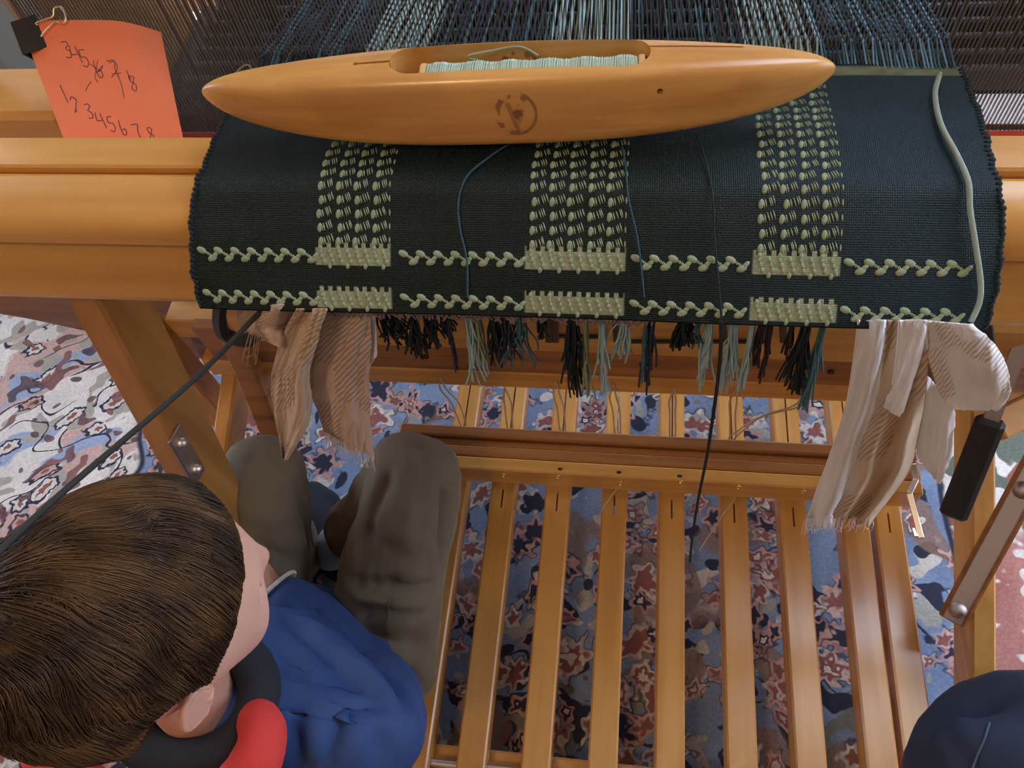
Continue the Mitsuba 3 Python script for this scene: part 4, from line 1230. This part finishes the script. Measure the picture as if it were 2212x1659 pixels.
def hair_fn(p, n, uv):
    return mix((0.030, 0.016, 0.008), (0.125, 0.064, 0.026), smoothstep(0.30, 0.75, 0.7 * fbm(p.x * 26, p.y * 60, p.z * 40, 2) + 0.3 * noise(p.x * 11, p.y * 11, p.z * 11)))


scene['hair_brown'] = principled((0.052, 0.027, 0.012), 0.6, specular=0.25)
scene['hair_brown_light'] = principled(mikit.proc(hair_fn), 0.45, specular=0.3)
headM = make_head(HC, face, math.radians(17), 1.0, kid, 'hair_brown', .040, 9000, 11)
J = {'neck': (neck, .032), 'hb': (HC + V(-.012, -.006, -.05), .034), 'chest': (chest, .066), 'pel': (pel, .066), 'shR': (shR, .028), 'shL': (shL, .028), 'elR': (elR, .025), 'elL': (elL, .025), 'wrR': (wrR, .018), 'wrL': (wrL, .018),
     'hipR': (hipR, .056), 'hipL': (hipL, .056), 'knR': (kneeR, .040), 'knL': (kneeL, .040), 'anR': (ankR, .0185), 'anL': (ankL, .0185), 'clR': (kneeR * .6 + ankR * .4 , .034), 'clL': (kneeL * .6 + ankL * .4, .034), 'toR': (toeR + V(0, 0, -.008), .012), 'toL': (toeL + V(0, 0, -.006), .012)}
bones = [('neck', 'hb'), ('neck', 'chest'), ('chest', 'pel'), ('shR', 'chest'), ('shL', 'chest'), ('shR', 'elR'), ('elR', 'wrR'), ('shL', 'elL'), ('elL', 'wrL'), ('pel', 'hipR'), ('pel', 'hipL'), ('hipR', 'knR'), ('hipL', 'knL'),
         ('knR', 'clR'), ('knL', 'clL'), ('clR', 'anR'), ('clL', 'anL'), ('anR', 'toR'), ('anL', 'toL')]
hand_bones(J, bones, 'hr', wrR + unit(wrR - elR) * .012, unit(wrR - elR), V(0, 0, 1), -1, r=.0100, size=.86)
hand_bones(J, bones, 'hl', wrL + unit(wrL - elL) * .012, unit(wrL - elL), V(0, 0, 1), 1, r=.0100, size=.86)
skin_m = limb_body(J, bones, .0045, 8)
skin_all = to_manifold(skin_m) + headM
obj('body', skin_all, 'skin', kid, smooth=60)

# trousers: thicker sleeves over the legs
Jt = {'pel': (pel, .082), 'hipR': (hipR, .076), 'hipL': (hipL, .076), 'wa': (pel + (chest - pel) * .25, .080), 'tR': (hipR * .5 + kneeR * .5 + V(0, 0, .006), .064), 'tL': (hipL * .5 + kneeL * .5 + V(0, 0, .006), .064), 'knR': (kneeR, .0545), 'knL': (kneeL, .0555),
      'cR': (kneeR * .55 + ankR * .45 + V(.006, 0, 0), .046), 'cL': (kneeL * .55 + ankL * .45, .046), 'aR': (ankR * .66 + kneeR * .34 , .043), 'aL': (ankL * .84 + kneeL * .16, .040)}
bt = [('pel', 'hipR'), ('pel', 'hipL'), ('pel', 'wa'), ('hipR', 'tR'), ('tR', 'knR'), ('hipL', 'tL'), ('tL', 'knL'), ('knR', 'cR'), ('cR', 'aR'), ('knL', 'cL'), ('cL', 'aL')]
tm = limb_body(Jt, bt, .006, 10)


def folds(t, lines):
    """Presses creases (negative) and ridges into the cloth along lines of pixels on its surface: (points, height, half width)."""
    v = np.array(t.vertices); n = np.array(t.vertex_normals)
    out = v.copy()
    for pts, a, w_ in lines:
        q = [on_mesh(t, *p, 0.0) for p in pts]
        for p_, q_ in zip(q[:-1], q[1:]):
            e_ = q_ - p_; s_ = np.clip(((v - p_) @ e_) / (e_ @ e_), 0, 1)
            dd = np.linalg.norm(v - (p_ + s_[:, None] * e_), axis=1)
            out = out + n * (a * np.exp(-(dd / w_) ** 2) * (0.35 + 0.65 * np.sin(np.pi * np.clip(s_ * .8 + .1, 0, 1))))[:, None]
    return trimesh.Trimesh(out, t.faces, process=False)


tm = folds(tm, [([(752, 1255), (850, 1268), (938, 1262)], -.011, .007), ([(760, 1290), (850, 1300), (932, 1296)], .008, .009), ([(840, 1010), (805, 1100), (775, 1190)], -.009, .010), ([(955, 1050), (950, 1200)], -.006, .006),
                ([(880, 1050), (870, 1180)], .007, .014), ([(640, 1050), (680, 1190)], -.008, .010), ([(530, 1160), (640, 1215)], -.009, .010), ([(500, 1080), (600, 1130)], .006, .012), ([(790, 1370), (920, 1400)], -.011, .010), ([(850, 1440), (925, 1500)], -.009, .009), ([(830, 1340), (925, 1340)], .006, .010), ([(790, 1150), (900, 1210)], -.006, .010)])
tm = wrinkle(tm, .016, 15, 2, (1.6, 1, .7)); tm = wrinkle(tm, .007, 38, 5, (.6, 1.4, 1))
scene['khaki'] = principled((0.155, 0.126, 0.084), 0.9, sheen=0.5)
tk = obj('trousers', tm, 'khaki', kid, smooth=True)
# shirt
tor1 = chest * .45 + pel * .55 + V(.0, -.01, 0)
Js = {'neck': (neck + V(0, 0, -.028), .042), 'chest': (chest, .084), 'mid': (tor1, .090), 'hem': (pel + V(0, .0, .055), .092), 'shR': (shR, .046), 'shL': (shL, .046), 'elR': (elR, .042), 'elL': (elL, .042), 'wrR': (wrR - unit(wrR - elR) * .006, .031), 'wrL': (wrL - unit(wrL - elL) * .006, .031), 'lap': (pel * .55 + (hipR + hipL) * .225 + V(0, .035, .075), .055)}
bs = [('neck', 'chest'), ('chest', 'mid'), ('mid', 'hem'), ('shR', 'chest'), ('shL', 'chest'), ('shR', 'neck'), ('shL', 'neck'), ('shR', 'elR'), ('elR', 'wrR'), ('shL', 'elL'), ('elL', 'wrL'), ('mid', 'lap'), ('hem', 'lap'), ('hem', 'mid')]
sm = limb_body(Js, bs, .006, 10)
sm = folds(sm, [([(620, 1335), (700, 1400), (790, 1478)], -.012, .009), ([(660, 1325), (740, 1400), (840, 1480)], .009, .009), ([(690, 1310), (790, 1400), (885, 1500)], -.013, .009), ([(740, 1300), (840, 1380), (900, 1470)], .008, .010), ([(790, 1320), (880, 1420)], -.010, .009),
                ([(600, 1400), (660, 1450), (760, 1470)], -.010, .010), ([(748, 1532), (722, 1590), (705, 1650)], -.008, .005), ([(760, 1535), (800, 1510), (840, 1520)], -.007, .007), ([(640, 1560), (655, 1650)], -.008, .008), ([(680, 1540), (690, 1640)], .006, .010), ([(800, 1560), (830, 1650)], -.006, .010)])
sm = wrinkle(sm, .015, 13, 8, (1.2, .6, 1)); sm = wrinkle(sm, .007, 34, 9, (1.3, .5, 1))
scene['blue_jersey'] = principled((0.014, 0.042, 0.145), 0.75, sheen=0.5)
shirt = obj('shirt', sm, 'blue_jersey', kid, smooth=True, label='blue long-sleeved top')
# pale piping at the cuff
a = np.linspace(0, 2 * np.pi, 28)
wx = unit(wrR - elR); wy = unit(np.cross(wx, V(0, 0, 1))); wz = np.cross(wx, wy)
ring = wrR + wx * .018 + .0285 * (np.cos(a)[:, None] * wy + np.sin(a)[:, None] * wz)
obj('cuff_piping', tube(ring, .0022, 8), principled((0.62, 0.58, 0.5), .8), shirt, smooth=True, label='cream piping at the cuff')
# collar: black neckband inside, red hood lining laid over the shoulders
Ck = {}
S = manifold3d.Manifold
nb = neck + V(0, 0, .004)


def collar_pts(r, z, k0, k1, n, dz=0.0):
    out = []
    for t in np.linspace(k0, k1, n):
        c_, s_ = math.cos(t), math.sin(t)
        out.append(nb + V(r * 1.15 * c_, r * .95 * s_, z + dz * s_))
    return out


def chain(pts, rad, edge=.005, sc=None):
    rad = np.broadcast_to(rad, (len(pts),))
    Jc = {str(i): (p, float(q)) for i, (p, q) in enumerate(zip(pts, rad))}
    return limb_body(Jc, [(str(i), str(i + 1)) for i in range(len(pts) - 1)], edge, 8)


obj('neckband', chain(collar_pts(.048, .004, -3.6, 1.0, 18), .017), principled((0.012, 0.014, 0.018), .9), kid, smooth=True, label='black inside of the collar')
rp = [at(556, 1548, z=.470), at(566, 1590, z=.480), at(555, 1640, z=.482), at(520, 1700, z=.478), at(440, 1770, z=.470), at(330, 1790, z=.468), at(220, 1740, z=.470), at(130, 1660, z=.474), at(95, 1610, z=.478)]
rp = curve(rp, 24)
rm = chain(list(rp), np.concatenate([[.013], np.linspace(.017, .022, 11), np.linspace(.022, .018, 12)]), .005)
rm = wrinkle(rm, .007, 30, 12)
scene['red_fleece'] = principled((0.52, 0.035, 0.030), 0.85, sheen=0.6)
obj('hood', rm, 'red_fleece', kid, smooth=True, label='red hood lining round the neck')
# shoes and socks
for an, to in ((ankR, toeR), (ankL, toeL)):
    dv = unit(to - an); dh = unit(V(dv[0], dv[1], 0)); sd = np.cross(dh, V(0, 0, 1))
    heel = an - dh * .012; zs = .034; up = V(0, 0, .007)
    Jq = {'he': (V(heel[0], heel[1], .045), .024), 'mi': (V(*(an + dh * .055)[:2], .043), .026), 'to': (V(*(an + dh * .105)[:2], .041), .024), 'tl': (V(*(an + dh * .085 + sd * .012)[:2], .041), .024), 'op': (V(an[0] + dh[0] * .01, an[1] + dh[1] * .01, .069), .029)}
    sh_ = obj('shoe', wrinkle(limb_body(Jq, [('he', 'mi', 'op'), ('mi', 'to', 'tl'), ('op', 'mi', 'to')], .006, 8), .003, 40, 3), principled((0.006, 0.009, 0.018), .9), kid, smooth=True, label='dark navy shoe')
    Jk = {'a': (V(an[0], an[1], .070), .0265), 'b': (an * .90 + (kneeR if an is ankR else kneeL) * .10 + V(0, 0, .002), .0265)}
    obj('sock', limb_body(Jk, [('a', 'b')], .005, 4), principled((0.50, 0.63, 0.73), .9), kid, smooth=True, label='light blue-grey sock')

# --- the grown-up at the right: one knee in view
ad = thing('person', 'seated grown-up in navy trousers whose knee reaches in at the lower right corner', 'person')
kA = at(2272, 1757, d=.55)
hipA = V(kA[0] - .02, kA[1] - .44, kA[2] + .02); hipB = hipA + V(.22, 0, 0)
kB = kA + V(.34, .0, .0)
anA, anB = V(kA[0] + .15, kA[1] - .14, .095), V(kB[0], kB[1] - .05, .095)
toA, toB = anA + V(.03, .15, -.045), anB + V(.02, .15, -.045)
pelA = (hipA + hipB) / 2
chA = pelA + V(0, -.03, .38); nkA = pelA + V(0, .0, .56)
sA, sB = chA + V(-.18, .02, .10), chA + V(.18, .02, .10)
eA, eB = sA + V(-.03, .12, -.24), sB + V(.03, .12, -.24)
wA, wB = eA + V(.10, .22, -.01), eB + V(-.08, .22, -.01)
HA = nkA + V(0, .03, .15)
scene['hair_adult'] = principled((0.05, 0.03, 0.018), 0.5)
scene['hair_adult_light'] = principled((0.09, 0.055, 0.03), 0.5)
hm2 = make_head(HA, (-.35, .94), math.radians(25), 1.12, ad, 'hair_adult', .06, 500, 21)
J = {'neck': (nkA, .052), 'hb': (HA + V(0, -.012, -.06), .05), 'chest': (chA, .12), 'pel': (pelA, .12), 'shR': (sA, .055), 'shL': (sB, .055), 'elR': (eA, .04), 'elL': (eB, .04), 'wrR': (wA, .027), 'wrL': (wB, .027), 'hipR': (hipA, .085), 'hipL': (hipB, .085), 'knR': (kA, .06), 'knL': (kB, .06),
     'clR': (kA * .7 + anA * .3, .055), 'clL': (kB * .7 + anB * .3, .055), 'anR': (anA, .036), 'anL': (anB, .036), 'toR': (toA, .03), 'toL': (toB, .03)}
hand_b = [b for b in bones if all(not q.startswith('h') or q in ('hb', 'hipR', 'hipL') for q in b)]
hand_bones(J, hand_b, 'hr', wA + unit(wA - eA) * .02, unit(wA - eA), V(0, 0, 1), 1, r=.0160, size=1.75)
hand_bones(J, hand_b, 'hl', wB + unit(wB - eB) * .02, unit(wB - eB), V(0, 0, 1), -1, r=.0160, size=1.75)
hand_b = [b for b in hand_b if all(k in J for k in b)]
obj('body', to_manifold(limb_body(J, hand_b, .009, 8)) + hm2, 'skin', ad, smooth=60)
Jt = {'pel': (pelA, .145), 'hipR': (hipA, .105), 'hipL': (hipB, .105), 'wa': (pelA + V(0, -.01, .10), .135), 'knR': (kA, .094), 'knL': (kB, .092), 'cR': (kA * .6 + anA * .4, .075), 'cL': (kB * .6 + anB * .4, .075), 'aR': (anA * .9 + kA * .1, .06), 'aL': (anB * .9 + kB * .1, .06)}
bt = [('pel', 'hipR'), ('pel', 'hipL'), ('pel', 'wa'), ('hipR', 'knR'), ('hipL', 'knL'), ('knR', 'cR'), ('cR', 'aR'), ('knL', 'cL'), ('cL', 'aL')]
tm = wrinkle(wrinkle(limb_body(Jt, bt, .009, 12), .010, 14, 4), .004, 40, 6)
tm = folds(tm, [([(2010, 1600), (2060, 1580), (2110, 1565)], .012, .016), ([(1990, 1570), (2070, 1530), (2160, 1490)], -.012, .016), ([(2050, 1655), (2120, 1640)], -.010, .016)])
scene['navy_denim'] = principled((0.011, 0.019, 0.045), 0.8, sheen=0.5)
tA = obj('trousers', tm, 'navy_denim', ad, smooth=True, label='navy trousers')

obj('seam', tube(curve([on_mesh(tm, 2138, 1560), on_mesh(tm, 2125, 1600), on_mesh(tm, 2108, 1640), on_mesh(tm, 2090, 1690)], 16), .0008, 5), principled((0.05, 0.09, 0.17), .8), tA, smooth=True, label='lighter stitched seam')
Js = {'hem': (pelA + V(0, 0, .09), .15), 'chest': (chA, .145), 'neck': (nkA + V(0, 0, -.05), .07), 'shR': (sA, .07), 'shL': (sB, .07), 'elR': (eA, .055), 'elL': (eB, .055), 'wrR': (wA, .042), 'wrL': (wB, .042)}
obj('sweater', wrinkle(limb_body(Js, [('hem', 'chest'), ('chest', 'neck'), ('shR', 'chest'), ('shL', 'chest'), ('shR', 'neck'), ('shL', 'neck'), ('shR', 'elR'), ('elR', 'wrR'), ('shL', 'elL'), ('elL', 'wrL')], .010, 10), .012, 12, 4), principled((0.05, 0.05, 0.06), .9), ad, smooth=True)
for an in (anA, anB):
    Jq = {'he': (V(an[0], an[1] - .03, .055), .036), 'mi': (V(an[0] + .01, an[1] + .08, .055), .036), 'to': (V(an[0] + .02, an[1] + .17, .052), .034), 'op': (V(an[0], an[1], .10), .045)}
    obj('shoe', limb_body(Jq, [('he', 'mi', 'op'), ('mi', 'to'), ('op', 'mi')], .009, 8), 'black_plastic', ad, smooth=True)
# bench under the grown-up
bench = thing('weaving_bench', 'plain wooden weaving bench under the grown-up', 'bench')
zs = pelA[2] - .145
obj('seat', box(pelA[0] - .30, pelA[0] + .30, pelA[1] - .16, pelA[1] + .15, zs - .03, zs, .006), 'wood_along_x', bench)
for sx_ in (-1, 1):
    for sy_ in (-1, 1):
        obj('leg', box(pelA[0] + sx_ * .26 - .02, pelA[0] + sx_ * .26 + .02, pelA[1] + sy_ * .12 - .02, pelA[1] + sy_ * .12 + .02, .012, zs - .031, .003), 'wood_along_z', bench)

scene = {k: v for k, v in scene.items() if v is not None}
